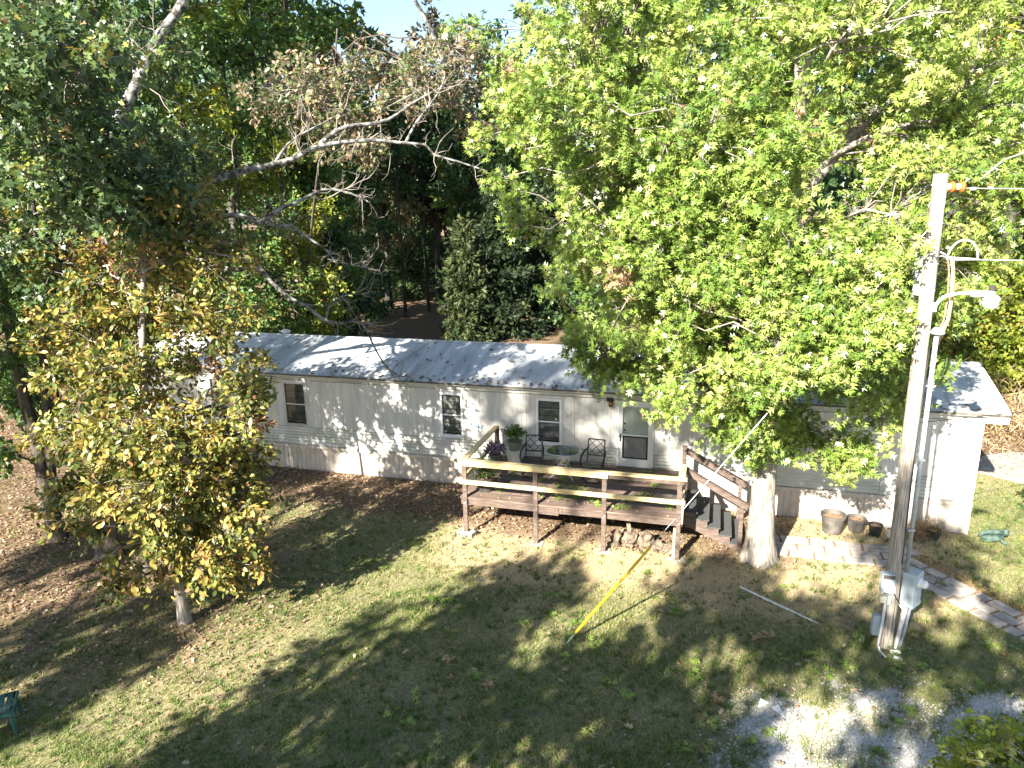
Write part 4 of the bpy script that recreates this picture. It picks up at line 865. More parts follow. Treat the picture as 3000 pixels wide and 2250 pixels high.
# bushes at the edge of the woods
BUSH = [(30, 23, 7.0, 2.2, 'green', 'leafy green bush at the far left edge above the lit grass'), (125, 26, 7.5, 2.4, 'lime', 'pale bush behind the double trunk at the left'), (230, 25, 6.8, 2.2, 'green', 'green bush directly behind the leaning oak trunk'), (315, 28, 7.2, 2.3, 'green', 'green bush behind the yellow hickory top'),
        (395, 29, 7.0, 2.1, 'lime', 'pale bush beyond the hidden left corner of the home'), (455, 31, 8.0, 2.4, 'green', 'green bush beyond the left end of the roof'), (565, 31, 11.0, 2.6, 'green', 'tall leafy sapling behind the left third of the roof'), (650, 32, 11.0, 2.5, 'lime', 'tall pale sapling behind the dead limbs'), (722, 36, 11.0, 2.6, 'green', 'tall green sapling at the left of the shaded gap'), (800, 42, 9.0, 2.3, 'deep', 'dark sapling above the brown clearing'),
        (520, 27, 5.6, 1.8, 'green', 'green bush behind the left end of the roof'), (600, 30, 6.2, 2.1, 'green', 'bright green bush behind the roof vent'), (675, 33, 6.8, 2.3, 'lime', 'pale green bush just right of the roof vent'),
        (745, 38, 6.5, 2.2, 'deep', 'dark bush at the left edge of the brown clearing'), (800, 46, 5.5, 2.2, 'deep', 'low dark bush at the back of the clearing'), (900, 55, 4.5, 2.6, 'deep', 'low dark thicket farthest back behind the clearing'),
        (1240, 40, 5, 2.2, 'deep', 'dark bush behind the roof just left of the pin oak leaves'), (1010, 50, 4.5, 2.2, 'deep', 'low dark bush behind the left cedar'), (850, 58, 7.5, 3.2, 'deep', 'dark thicket closing the left of the shaded gap'), (950, 59, 8, 3.2, 'deep', 'dark thicket closing the middle of the shaded gap'), (1040, 57, 8, 3.2, 'deep', 'dark thicket closing the right of the shaded gap'), (760, 55, 9, 3.2, 'deep', 'dark thicket behind the tall green sapling'),
        (1990, 30, 6, 2.3, 'lime', 'lime bush behind the pole just above the roof ridge'), (2055, 27, 5.5, 2.2, 'lime', 'lime bush above the right end of the roof'), (2150, 26, 4.8, 2.1, 'lime', 'lime bush beyond the right roof corner'),
        (2230, 25, 5.2, 2.1, 'lime', 'lime bush at the right edge beyond the concrete slab'), (2110, 31, 8, 2.6, 'green', 'tall bush under the pole lamp'), (2180, 33, 9, 2.6, 'lime', 'tall lime bush right of the pole lamp'), (1900, 31, 6.5, 2.4, 'green', 'green bush behind the roof between pin oak and pole')]
for i, (xc, D_, h, r, lm, lab) in enumerate(BUSH):
    wood_tree(xc, D_, h, r, lm, lab, 400 + i, size=0.18 if D_ < 35 else 0.25, per=34, low=0.10, n=8, dens=1.1, name='bush', tr=0.06, crad=0.55, group='bushes along the edge of the woods', cat_='bush', bias=0.55)
# cedars
for i, (xc, D_, h, r, lab) in enumerate([(1085, 39, 9.2, 2.3, 'broad dark cedar behind the roof left of the pin oak'), (1185, 42, 10, 2.4, 'dark cedar half hidden by the pin oak leaves'), (1010, 37.5, 6.6, 1.5, 'smaller olive cedar on the edge of the clearing')]):
    x = UX(xc) * D_; bl = []
    for j in range(14):
        f = 0.06 + 0.9 * j / 14; rr = r * (1 - f) ** 0.75; a = j * 2.39
        bl.append(((x + 0.45 * rr * math.cos(a), D_ + 0.45 * rr * math.sin(a), max(0.6, f * h)), (0.6 * rr + 0.15, 0.6 * rr + 0.15, 0.5), int(10 + 16 * rr)))
    make_tree('cedar_tree', lab, 'tree', [(x, D_, -0.05), (x, D_, 0.4 * h), (x, D_, 0.97 * h)], 0.16, 0.03, bl, 'spray', LF['cedar'], 0.32, 19, 0.45, M['bgbark'], M['bgbark'], ntw=4, fine=False, seed=500 + i, bias=0.35 if i < 2 else 0.7, group='cedars at the edge of the clearing', droop=0.1)
# far wood, one mass
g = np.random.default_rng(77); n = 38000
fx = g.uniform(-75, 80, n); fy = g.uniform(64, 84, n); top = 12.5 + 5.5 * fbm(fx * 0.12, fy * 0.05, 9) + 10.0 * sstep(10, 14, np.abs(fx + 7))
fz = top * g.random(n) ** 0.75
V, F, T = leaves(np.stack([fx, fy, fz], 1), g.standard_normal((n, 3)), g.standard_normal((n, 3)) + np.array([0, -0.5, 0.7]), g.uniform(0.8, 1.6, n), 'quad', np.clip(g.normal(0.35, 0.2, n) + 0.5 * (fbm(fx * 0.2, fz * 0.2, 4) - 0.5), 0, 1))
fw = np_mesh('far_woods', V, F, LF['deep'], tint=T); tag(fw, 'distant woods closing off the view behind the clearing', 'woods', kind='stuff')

# --- trees behind the drone whose shadows fall across the lawn, plus two unseen ones added to shade the wall (q across the light, w along it)
def qw(q, w_): return 0.829 * q + 0.559 * w_, -0.559 * q + 0.829 * w_
def behind(q, w_, h, r, seed, label, low=0.4, dens=1.0, n=9, more=()):
    x, y = qw(q, w_); g = np.random.default_rng(seed); bl = blobs_for(x, y, h, r, g, n, low, dens)
    for q2, h2, r2, low2, dens2 in more:
        x2, y2 = qw(q2, w_); bl += blobs_for(x2, y2, h2, r2, g, n, low2, dens2)
    make_tree('yard_tree', label, 'tree', [(x, y, -0.05), (x, y, 0.4 * h), (x, y, 0.9 * h)], 0.2, 0.05, bl, 'quad', LF['green'], 0.26, 34, 0.6, M['bark'], M['twig'], ntw=3, fine=False, seed=seed, group='yard trees behind the viewpoint', upn=0.5)
for i, (q, w_, h, r, low, dens, more) in enumerate([(-6.9, -5.5, 9.9, 2.7, 0.30, 1.9, ()), (-3.7, -6.0, 11.4, 2.6, 0.26, 1.9, ()), (-0.5, -7.0, 14.6, 2.6, 0.24, 1.6, ()), (-12.6, -9.0, 11.2, 1.9, 0.3, 1.1, ((-16.2, 12.6, 1.5, 0.35, 0.8),)), (2.9, -10, 18.5, 2.9, 0.25, 1.1, ()),
        (-16.6, -14, 20.2, 2.0, 0.74, 0.8, ((-19.6, 19.6, 2.0, 0.72, 0.6),)), (-7.0, -14, 22.8, 2.0, 0.77, 0.55, ((-9.5, 22.2, 1.5, 0.77, 0.55),))]):
    behind(q, w_, h, r, 600 + i, ['leafy yard tree behind the viewpoint shading the middle of the lawn', 'leafy yard tree behind the viewpoint shading the lawn before the pin oak', 'leafy yard tree behind the viewpoint shading the pole foot', 'small yard tree behind the viewpoint shading the lower left', 'tall yard tree behind the viewpoint shading the right edge', 'tall broad unseen tree added behind the viewpoint to shade the left wall', 'tallest unseen tree added behind the viewpoint to shade the deck wall'][i], low, dens, more=more)

# ------------------------------------------------------------------ utility pole
PB = Vector((6.30, 10.72, 0)); PH = 7.74
pole = empty('utility_pole', PB, 0, 'tall weathered wooden utility pole with lamp, transformer and meter boxes', 'utility pole')
mb = MB(); k = 18; rr = random.Random(3)
mb.tube([(-0.093 * i / (k - 1), 0.0, -0.05 + (PH + 0.05) * i / (k - 1)) for i in range(k)], [0.118 - 0.02 * i / (k - 1) for i in range(k)], 16)
mb.build('pole_shaft', M['pole'], pole, smooth=False)
px = lambda z: -0.093 * z / PH            # the pole leans a touch
for z in (7.32, 7.03, 6.45, 6.05): MB().lathe([(0.104, 0), (0.106, 0.004), (0.106, 0.02), (0.104, 0.024)], 16, (px(z), 0, z)).build('band', M['galv'], pole)
# dead-end insulators and the line running off to the right
ins = empty('insulator_string', (0, 0, 0)); ins.parent = pole
MB().tube([(px(7.56) - 0.12, 0, 7.58), (px(7.56) + 0.16, 0, 7.56)], 0.012, 8).build('eye_bolt', M['galv'], ins)
for x0 in (0.13, 0.27):
    for nm, prof, mm in (('cream_disc', [(0.02, 0), (0.045, 0.01), (0.05, 0.05), (0.03, 0.06)], 'cream'), ('orange_disc', [(0.03, 0.06), (0.075, 0.065), (0.08, 0.085), (0.06, 0.115), (0.02, 0.12)], 'orange')):
        o = MB().lathe(prof, 16).build(nm, M[mm], ins, smooth=True); o.matrix_local = Matrix.Translation((px(7.55) + x0 - 0.03, 0, 7.555)) @ Matrix.Rotation(R(92), 4, 'Y')
MB().box(0.36, 0.44, -0.02, 0.02, 7.50, 7.545).build('dead_end_clamp', M['galv'], ins, bevel=0.008)
MB().box(0.62, 0.67, -0.02, 0.02, 7.505, 7.55).build('line_clamp', M['galv'], ins, bevel=0.008)
# transformer hung behind the pole
tf = MB().lathe([(0.02, -0.30), (0.15, -0.30), (0.16, -0.28), (0.16, 0.22), (0.168, 0.23), (0.168, 0.26), (0.10, 0.31), (0.02, 0.32)], 20, (0.02, 0.30, 6.22)).build('transformer', M['galv'], pole, smooth=False)
MB().box(-0.08, 0.04, 0.09, 0.17, 6.1, 6.4).build('hanger', M['galv'], tf)
for x, z, h in ((-0.20, 6.62, 0.17), (-0.10, 6.66, 0.17)):
    prof = []
    for i in range(5): prof += [(0.035, i * h / 5), (0.065, i * h / 5 + 0.012), (0.035, i * h / 5 + 0.024)]
    MB().lathe(prof + [(0.03, h)], 12, (x, 0.22, z)).build('bushing', M['whitepot'], tf)
MB().tube([(-0.20, 0.2, 6.62), (-0.22, 0.16, 6.5), (-0.2, 0.12, 6.25), (-0.22, 0.1, 6.05)], 0.018, 8).build('arrester', M['galv'], tf)
MB().lathe([(0.03, 0), (0.055, 0.01), (0.055, 0.16), (0.03, 0.17)], 12, (-0.17, 0.08, 5.98)).build('fuse_cutout', M['lamphead'], tf)
# secondary cables: a drip loop and russet leads hanging down
mb = MB(); mb.tube([(0.22 + 0.23 * (1 - math.cos(a)), 0.10, 6.50 + 0.29 * math.sin(a)) for a in np.linspace(0, math.pi, 14)], 0.014, 8); mb.build('drip_loop', M['pvc'], pole, smooth=True)
for dz, dy, mm in ((0.0, 0.12, 'wire'), (0.05, 0.16, 'pvc'), (-0.05, 0.2, 'cable')):
    MB().tube([(0.02, dy, 6.52 + dz), (0.15, dy, 6.56 + dz), (0.3, dy - 0.02, 6.50 + dz * 0.6), (0.55, dy - 0.04, 6.50 + dz * 0.3), (0.70, dy - 0.05, 6.50)], 0.011, 6).build('secondary_lead', M[mm], pole)
for dx, mm in ((0.28, 'copper'), (0.33, 'pvc'), (0.36, 'copper')):
    MB().tube([(dx - 0.04, 0.1, 6.50), (dx, 0.1, 6.3), (dx + 0.03, 0.1, 5.9), (dx + 0.02, 0.1, 5.6), (dx - 0.06, 0.1, 5.35), (dx - 0.10, 0.09, 5.22), (0.20, 0.06, 5.30), (0.14, 0.03, 5.44)], 0.012, 6).build('service_lead', M[mm], pole)
# security lamp on its gooseneck
lampp = empty('security_lamp', (0, 0, 0)); lampp.parent = pole
MB().box(px(5.8) + 0.06, px(5.8) + 0.16, -0.04, 0.04, 5.74, 5.88).build('mount_bracket', M['lamphead'], lampp, bevel=0.01)
MB().tube([(0.08, 0, 5.80), (0.11, -0.01, 5.89), (0.17, -0.02, 5.96), (0.26, -0.03, 6.0), (0.40, -0.04, 6.015), (0.60, -0.06, 6.015)], 0.024, 10).build('gooseneck', M['lamphead'], lampp, smooth=True)
MB().box(0.55, 0.88, -0.12, -0.01, 5.965, 6.05).build('ballast_housing', M['lamphead'], lampp, bevel=0.02)
MB().lathe([(0.02, 0.08), (0.09, 0.075), (0.125, 0.03), (0.125, 0.0)], 20, (0.86, -0.065, 5.905)).build('lamp_hood', M['lamphead'], lampp, smooth=True)
MB().lathe([(0.112, 0.0), (0.108, -0.06), (0.09, -0.105), (0.03, -0.115)], 20, (0.86, -0.065, 5.903)).build('lamp_lens', M['lens'], lampp, smooth=True)
MB().lathe([(0.045, 0.0), (0.045, 0.07), (0.03, 0.08)], 12, (0.86, -0.065, 6.05)).build('photocell', M['blackpot'], lampp)
# weatherhead and the service conduit down to the meter
MB().lathe([(0.05, 0.0), (0.10, 0.0), (0.10, 0.03), (0.06, 0.09), (0.02, 0.10)], 14, (0.11, -0.10, 5.42)).build('weatherhead', M['galv'], pole, smooth=True)
MB().tube([(0.10, -0.10, 5.44), (0.115, -0.10, 3.5), (0.135, -0.09, 1.45)], 0.034, 12).build('conduit', M['galv'], pole, smooth=True)
for z in (4.6, 3.4, 2.2): MB().box(0.04, 0.16, -0.15, -0.10, z, z + 0.025).build('conduit_strap', M['galv'], pole)
MB().tube([(0.02, -0.10, 5.2), (0.0, -0.118, 3.0), (0.03, -0.125, 1.6)], 0.008, 6).build('ground_wire', M['cable'], pole)
# meter box (turned to the right), breaker boxes, conduits at the foot
mbx = empty('meter_box', (0.15, -0.12, 0.0), R(38)); mbx.parent = pole
MB().box(-0.02, 0.28, -0.14, 0.07, 0.83, 1.44).build('box_body', M['boxpaint'], mbx, bevel=0.012)
o = MB().lathe([(0.085, 0.0), (0.085, 0.02), (0.07, 0.03), (0.068, 0.10), (0.05, 0.12), (0.02, 0.125)], 18).build('meter_dial', M['lens'], mbx); o.matrix_local = Matrix.Translation((0.14, -0.14, 1.27)) @ Matrix.Rotation(R(90), 4, 'X')
MB().box(0.04, 0.24, -0.152, -0.138, 0.93, 1.12).build('breaker_cover', M['boxpaint'], mbx, bevel=0.006)
MB().box(-0.012, 0.272, -0.149, -0.141, 0.845, 0.915).build('lower_cover', M['boxpaint'], mbx)
bx = empty('breaker_box', (-0.14, -0.10, 0), R(-14)); bx.parent = pole
MB().box(-0.12, 0.08, -0.08, 0.06, 1.10, 1.44).build('box_body', M['boxpaint'], bx, bevel=0.01)
MB().box(-0.11, 0.07, -0.088, -0.081, 1.36, 1.43).build('box_hood', M['greypot'], bx)
MB().box(-0.11, -0.01, -0.06, 0.04, 0.90, 1.02).build('outlet_box', M['cream'], bx, bevel=0.008)
MB().box(-0.005, 0.06, -0.07, 0.03, 0.88, 1.04).build('outlet_box', M['boxpaint'], bx, bevel=0.008)
MB().box(-0.16, -0.04, 0.0, 0.12, 0.25, 0.62).build('lower_box', M['boxpaint'], bx, bevel=0.01)
MB().tube([(-0.06, -0.12, 1.10), (0.0, -0.16, 0.98), (0.07, -0.17, 0.88)], 0.012, 8).build('jumper_cable', M['cable'], pole)
MB().bar((0.06, -0.17, 0.90), (0.15, -0.19, 0.78), 0.055, 0.055).build('splice_box', M['pvc'], pole, bevel=0.006)
for i, (p0, p1, p2, rad, mm) in enumerate([((0.17, -0.16, 0.82), (0.12, -0.16, 0.45), (0.09, -0.15, 0.05), 0.034, 'pvc'), ((0.24, -0.16, 0.82), (0.20, -0.14, 0.4), (0.16, -0.12, -0.02), 0.02, 'galv'), ((0.27, -0.12, 0.82), (0.235, -0.11, 0.4), (0.19, -0.10, -0.02), 0.02, 'pvc'), ((-0.15, -0.10, 0.90), (-0.17, -0.12, 0.5), (-0.21, -0.15, 0.10), 0.022, 'pvc'), ((-0.20, -0.14, 0.12), (-0.18, -0.17, 0.02), (-0.16, -0.33, 0.012), 0.018, 'pvc')]):
    MB().tube([p0, p1, p2], rad, 8).build('conduit', M[mm], pole, smooth=True)
MB().bar((-0.02, -0.20, 0.02), (0.13, -0.25, 0.05), 0.035, 0.05).build('loose_elbow', M['pvc'], pole)
tag(MB().box(-0.07, 0.07, -0.03, 0.03, 0, 0.025).build('broken_conduit', M['pvc'], bevel=0.006), 'short broken piece of pale conduit at the foot of the pole', 'pipe')
o = bpy.data.objects['broken_conduit']; o.location = (6.33, 10.36, 0.0); o.rotation_euler = (0, 0.1, -0.45)
# wires
def wire(name, a, b, sag, rad, m, label, n=24):
    a = Vector(a); b = Vector(b); pts = [a.lerp(b, i / n) - Vector((0, 0, sag * 4 * (i / n) * (1 - i / n))) for i in range(n + 1)]
    return tag(MB().tube(pts, rad, 6).build(name, m), label, 'wire')
wire('power_line', PB + Vector((0.30, 0, 7.53)), (34, 8.5, 8.2), 0.35, 0.008, M['wire'], 'upper bare wire running right from the orange insulators')
wire('service_line', PB + Vector((0.68, 0.05, 6.5)), (34, 9.2, 6.9), 0.3, 0.009, M['wire'], 'lower wire running right from the looped cable')
wire('telephone_line', PB + Vector((0.05, 0.10, 3.95)), (40, 24, 3.3), 0.35, 0.008, M['cable'], 'thin dark cable passing low behind the roof end')
# guy wire with its yellow guard
gw = empty('guy_wire', (0.9, 10.97, 0), 0, 'slanting steel guy wire with a yellow plastic guard at its foot', 'guy wire')
ga = Vector((0, 0, 0.0)); gb = PB + Vector((-0.16, 0, 6.98)) - Vector((0.9, 10.97, 0))
MB().tube([ga, gb], 0.006, 6).build('strand', M['wire'], gw)
MB().tube([ga.lerp(gb, 0.025), ga.lerp(gb, 0.262)], 0.022, 10).build('guard', M['yellow'], gw)
MB().tube([Vector((-0.06, -0.02, -0.08)), ga.lerp(gb, 0.03)], 0.012, 8).build('anchor_rod', M['galv'], gw)
MB().tube([ga.lerp(gb, 0.90), ga.lerp(gb, 0.985)], 0.016, 8).build('preformed_grip', M['wire'], gw)

# ------------------------------------------------------------------ patio furniture on the deck
DK = DZ + 0.001
def lattice_chair(x, y, rz, label):
    c = empty('patio_chair', hw(x, y, DK), HA + rz, label, 'chair', 'lattice patio chairs')
    mt = M['blackiron']
    MB().tube([(0.25 * math.cos(a), 0.25 * math.sin(a), 0.014) for a in np.linspace(0, 2 * math.pi, 25)], 0.013, 6, False).build('swivel_ring', mt, c, smooth=True)
    mb = MB()
    for a in (0.8, 2.35, 3.93, 5.5): mb.tube([(0.24 * math.cos(a), 0.24 * math.sin(a), 0.02), (0.12 * math.cos(a), 0.12 * math.sin(a), 0.07), (0, 0, 0.2)], 0.012, 6)
    mb.tube([(0, 0, 0.16), (0, 0, 0.36)], 0.03, 10); mb.build('pedestal', mt, c, smooth=True)
    MB().box(-0.24, 0.24, -0.25, 0.22, 0.37, 0.40).build('seat', mt, c, bevel=0.012)
    b0, b1 = (0.23, 0.40), (0.33, 0.90)        # y,z of the foot and head of the backrest
    def bp(u, v): return Vector((-0.20 + 0.40 * u, b0[0] + (b1[0] - b0[0]) * v, b0[1] + 0.06 + (b1[1] - b0[1] - 0.06) * v))
    mb = MB()
    for u in (0, 1): mb.bar(bp(u, -0.12), bp(u, 1), 0.026, 0.026, (0, 1, 0))
    for v in (0.16, 1.0): mb.bar(bp(0, v), bp(1, v), 0.024, 0.024)
    mb.build('back_frame', mt, c)
    mb = MB()
    for (a0, a1) in (((0, 0.58), (0.5, 0.16)), ((0, 1), (1, 0.16)), ((0.5, 1), (1, 0.58)), ((0, 0.58), (0.5, 1)), ((0, 0.16), (1, 1)), ((0.5, 0.16), (1, 0.58))): mb.bar(bp(*a0), bp(*a1), 0.014, 0.008, (0, 1, 0))
    mb.build('back_lattice', mt, c)
    for s in (-1, 1):
        MB().tube([(0.20 * s, 0.27, 0.70), (0.25 * s, 0.12, 0.66), (0.275 * s, -0.10, 0.60), (0.27 * s, -0.22, 0.50), (0.24 * s, -0.2, 0.39)], [0.02, 0.022, 0.022, 0.02, 0.015], 8).build('armrest', mt, c, smooth=True)
lattice_chair(-9.80, -1.16, 0.10, 'black lattice patio chair under the window, beside the leafy pots')
lattice_chair(-8.32, -1.12, -0.06, 'black lattice patio chair near the storm door')
tb = empty('patio_table', hw(-9.05, -1.12, DK), HA, 'glass-topped patio table between the two lattice chairs', 'table')
prof = [(math.copysign(abs(math.cos(a)) ** 0.8, math.cos(a)) * 0.40, math.copysign(abs(math.sin(a)) ** 0.8, math.sin(a)) * 0.38) for a in np.linspace(0, 2 * math.pi, 33)[:-1]]
MB().slab(prof, 0.665, 0.673).build('glass_top', M['tableglass'], tb)
MB().tube([(x * 1.0, y * 1.0, 0.668) for x, y in prof] + [(prof[0][0], prof[0][1], 0.668)], 0.012, 6, False).build('rim', M['alu'], tb, smooth=True)
for sx in (-1, 1):
    for sy in (-1, 1): MB().tube([(0.27 * sx, 0.25 * sy, 0.655), (0.14 * sx, 0.13 * sy, 0.52), (0.10 * sx, 0.10 * sy, 0.33), (0.17 * sx, 0.16 * sy, 0.14), (0.30 * sx, 0.27 * sy, 0.012)], 0.012, 8).build('leg', M['alu'], tb, smooth=True)
mb = MB()
for y in (-0.10, 0.10): mb.tube([(-0.10, y, 0.34), (0.10, y, 0.34)], 0.009, 6)
for x in (-0.10, 0.10): mb.tube([(x, -0.10, 0.335), (x, 0.10, 0.335)], 0.009, 6)
mb.build('brace', M['alu'], tb)

def leafclump(name, parent, m, kind, n, c, rad, size, seed, up=0.6, out=0.5, bias=0.5, sp=0.25):
    g = np.random.default_rng(seed); d = unit(g.standard_normal((n, 3))); d[:, 2] = np.abs(d[:, 2]) * up + (1 - up) * d[:, 2]
    p = np.asarray(c) + d * np.asarray(rad) * g.random((n, 1)) ** 0.4
    V, F, T = leaves(p, unit(d * out + g.standard_normal((n, 3)) * 0.6 + np.array([0, 0, 0.15])), g.standard_normal((n, 3)) * 0.6 + np.array([0, 0, 0.9]), size * g.uniform(0.6, 1.3, n), kind, np.clip(g.normal(bias, sp, n), 0, 1))
    o = np_mesh(name, V, F, m, parent, tint=T); o['kind'] = 'stuff'; return o
def strapplant(name, parent, m, n, c, L0, seed, rad=0.06, bias=0.35):
    g = np.random.default_rng(seed); a = g.uniform(0, 2 * np.pi, n); e = g.uniform(0.35, 1.4, n)
    d = np.stack([np.cos(a) * np.cos(e), np.sin(a) * np.cos(e), np.sin(e)], 1)
    V, F, T = leaves(np.asarray(c) + np.stack([np.cos(a), np.sin(a), 0 * a], 1) * rad * g.random((n, 1)), d, np.array([0, 0, 1.0]) + 0 * d, L0 * g.uniform(0.6, 1.2, n), 'strap', np.clip(g.normal(bias, 0.2, n), 0, 1))
    o = np_mesh(name, V, F, m, parent, tint=T); o['kind'] = 'stuff'; return o
def pot(parent, r0, r1, h, m, soil=True, name='pot'):
    MB().lathe([(r0, 0.0), (r1 * 0.98, h * 0.86), (r1 * 1.06, h * 0.87), (r1 * 1.07, h), (r1 * 0.97, h), (r1 * 0.94, h * 0.72), (r0 * 0.92, 0.02)], 22).build(name, m, parent, smooth=False)
    if soil: MB().lathe([(r1 * 0.5, h * 0.70), (r1 * 0.93, h * 0.72), (r1 * 0.90, h * 0.76), (r1 * 0.4, h * 0.80)], 14).build('soil', M['soil'], parent)
p1 = empty('potted_liriope', hw(-10.62, -2.33, DK), HA, 'big black pot of long grassy leaves behind the front rail', 'potted plant')
pot(p1, 0.16, 0.22, 0.34, M['blackpot']); strapplant('grassy_leaves', p1, LF['green'], 130, (0, 0, 0.25), 0.46, 31); strapplant('dry_leaves', p1, LF['litter'], 26, (0.02, -0.05, 0.26), 0.40, 32, bias=0.9)
for dx in (-0.19, -0.23): MB().tube([(dx, -0.05, 0.3), (dx - 0.02, -0.06, 0.62)], 0.007, 6).build('plant_stake', M['whitepaint'], p1)
p2 = empty('potted_purple_plant', hw(-10.76, -1.15, DK), HA, 'pot of purple leaves on a small black wire stand', 'potted plant')
mb = MB()
for a in (0.6, 2.2, 3.7, 5.3): mb.tube([(0.19 * math.cos(a), 0.19 * math.sin(a), 0.0), (0.15 * math.cos(a), 0.15 * math.sin(a), 0.2), (0.17 * math.cos(a), 0.17 * math.sin(a), 0.42)], 0.009, 6)
for z in (0.22, 0.40): mb.tube([(0.16 * math.cos(a), 0.16 * math.sin(a), z) for a in np.linspace(0, 2 * math.pi, 17)], 0.009, 6, False)
mb.build('wire_stand', M['blackiron'], p2)
MB().lathe([(0.09, 0.30), (0.12, 0.31), (0.155, 0.44), (0.16, 0.45), (0.14, 0.45), (0.10, 0.40)], 18).build('pot', M['greenpot'], p2)
leafclump('purple_leaves', p2, LF['purpleplant'], 'oval', 420, (0, 0, 0.55), (0.27, 0.27, 0.20), 0.085, 33)
p3 = empty('potted_green_plant', hw(-10.42, -0.55, DK), HA, 'white bucket and green pot with a leafy plant against the wall', 'potted plant')
MB().lathe([(0.17, 0.0), (0.20, 0.34), (0.21, 0.35), (0.21, 0.38), (0.19, 0.38)], 20).build('bucket', M['whitepot'], p3)
MB().lathe([(0.13, 0.381), (0.19, 0.60), (0.2, 0.62), (0.17, 0.62), (0.12, 0.5)], 20).build('pot', M['greenpot'], p3)
leafclump('leafy_plant', p3, LF['green'], 'oval', 300, (0.0, 0.0, 0.78), (0.27, 0.22, 0.24), 0.10, 34, bias=0.55)
# empty nursery pots along the skirting
POTS = [(-2.90, -0.60, 0.20, 0.265, 0.44, 'greypot', 'largest black nursery pot against the skirting'), (-2.38, -0.42, 0.15, 0.20, 0.33, 'greypot', 'dusty grey nursery pot beside the largest one'),
        (-2.00, -0.56, 0.11, 0.145, 0.27, 'blackpot', 'small black pot third along the skirting'), (-1.66, -0.56, 0.12, 0.145, 0.21, 'whitepot', 'pale shallow pot just left of the utility pole'), (-0.80, -0.42, 0.12, 0.155, 0.22, 'blackpot', 'squat dark pot of straw near the corner of the home')]
for x, y, r0, r1, h, mm, lab in POTS:
    c = empty('nursery_pot', hw(x, y, 0), HA + x, lab, 'pot', 'pots along the skirting'); pot(c, r0, r1, h, M[mm])
    if x > -1: leafclump('straw', c, LF['brushwood'], 'strap', 120, (0, 0, 0.2), (0.16, 0.16, 0.12), 0.12, 40)
    if x < -2.5: leafclump('weeds', c, LF['grass'], 'strap', 40, (0.1, -0.1, 0.02), (0.35, 0.2, 0.05), 0.16, 41, bias=0.2)
c = empty('dead_plant_mound', hw(-1.12, -0.42, 0), HA, 'round brown mound of dead plant stems beside the dark pot', 'dead plant')
leafclump('dead_stems', c, LF['brushwood'], 'strap', 520, (0, 0, 0.05), (0.26, 0.24, 0.30), 0.16, 42, out=0.9)
c = empty('dead_plant_heap', hw(-0.78, -0.16, 0), HA, 'heap of brown stems between the dark pot and the skirting', 'dead plant')
leafclump('dead_stems', c, LF['brushwood'], 'strap', 320, (0, 0, 0.05), (0.30, 0.12, 0.30), 0.15, 43, out=0.9)
# verdigris garden figure lying by the corner
fg = empty('garden_figure', (10.55, 14.45, 0), R(-20), 'green verdigris garden figure lying curled on the grass beyond the corner', 'garden ornament')
MB().tube([(-0.24, 0.05, 0.06), (-0.16, 0.10, 0.12), (-0.02, 0.12, 0.15), (0.12, 0.10, 0.17), (0.20, 0.04, 0.15)], [0.03, 0.055, 0.06, 0.07, 0.05], 10).build('back', M['verdigris'], fg, smooth=True)
MB().tube([(-0.22, 0.0, 0.05), (-0.10, -0.05, 0.08), (0.05, -0.07, 0.10), (0.18, -0.02, 0.13)], [0.03, 0.06, 0.085, 0.06], 10).build('body', M['verdigris'], fg, smooth=True)
MB().lathe([(0.02, -0.08), (0.065, -0.04), (0.07, 0.02), (0.045, 0.07), (0.01, 0.085)], 12, (0.25, 0.06, 0.20)).build('head', M['verdigris'], fg, smooth=True)
MB().tube([(0.02, -0.10, 0.06), (-0.12, -0.13, 0.035), (-0.24, -0.06, 0.03)], [0.035, 0.03, 0.02], 8).build('limb', M['verdigris'], fg, smooth=True)
MB().tube([(0.14, -0.06, 0.08), (0.20, -0.14, 0.04), (0.28, -0.17, 0.025)], [0.04, 0.03, 0.022], 8).build('limb', M['verdigris'], fg, smooth=True)
# teal slatted table at the lower left edge
tt = empty('teal_side_table', (-7.72, 8.98, 0), R(28), 'teal slatted plastic side table cut by the left edge', 'table')
for i in range(6): MB().box(-0.30 + i * 0.103, -0.30 + i * 0.103 + 0.075, -0.25, 0.25, 0.375, 0.395).build('slat', M['teal'], tt, bevel=0.006)
mb = MB(); mb.box(-0.32, 0.32, -0.285, -0.252, 0.345, 0.398); mb.box(-0.32, 0.32, 0.252, 0.285, 0.345, 0.398); mb.box(-0.35, -0.322, -0.285, 0.285, 0.345, 0.398); mb.box(0.322, 0.35, -0.285, 0.285, 0.345, 0.398); mb.build('table_frame', M['teal'], tt, bevel=0.006)
for sx in (-1, 1):
    for sy in (-1, 1): MB().bar((0.29 * sx, 0.23 * sy, 0.345), (0.33 * sx, 0.26 * sy, 0.0), 0.05, 0.03).build('leg', M['teal'], tt)
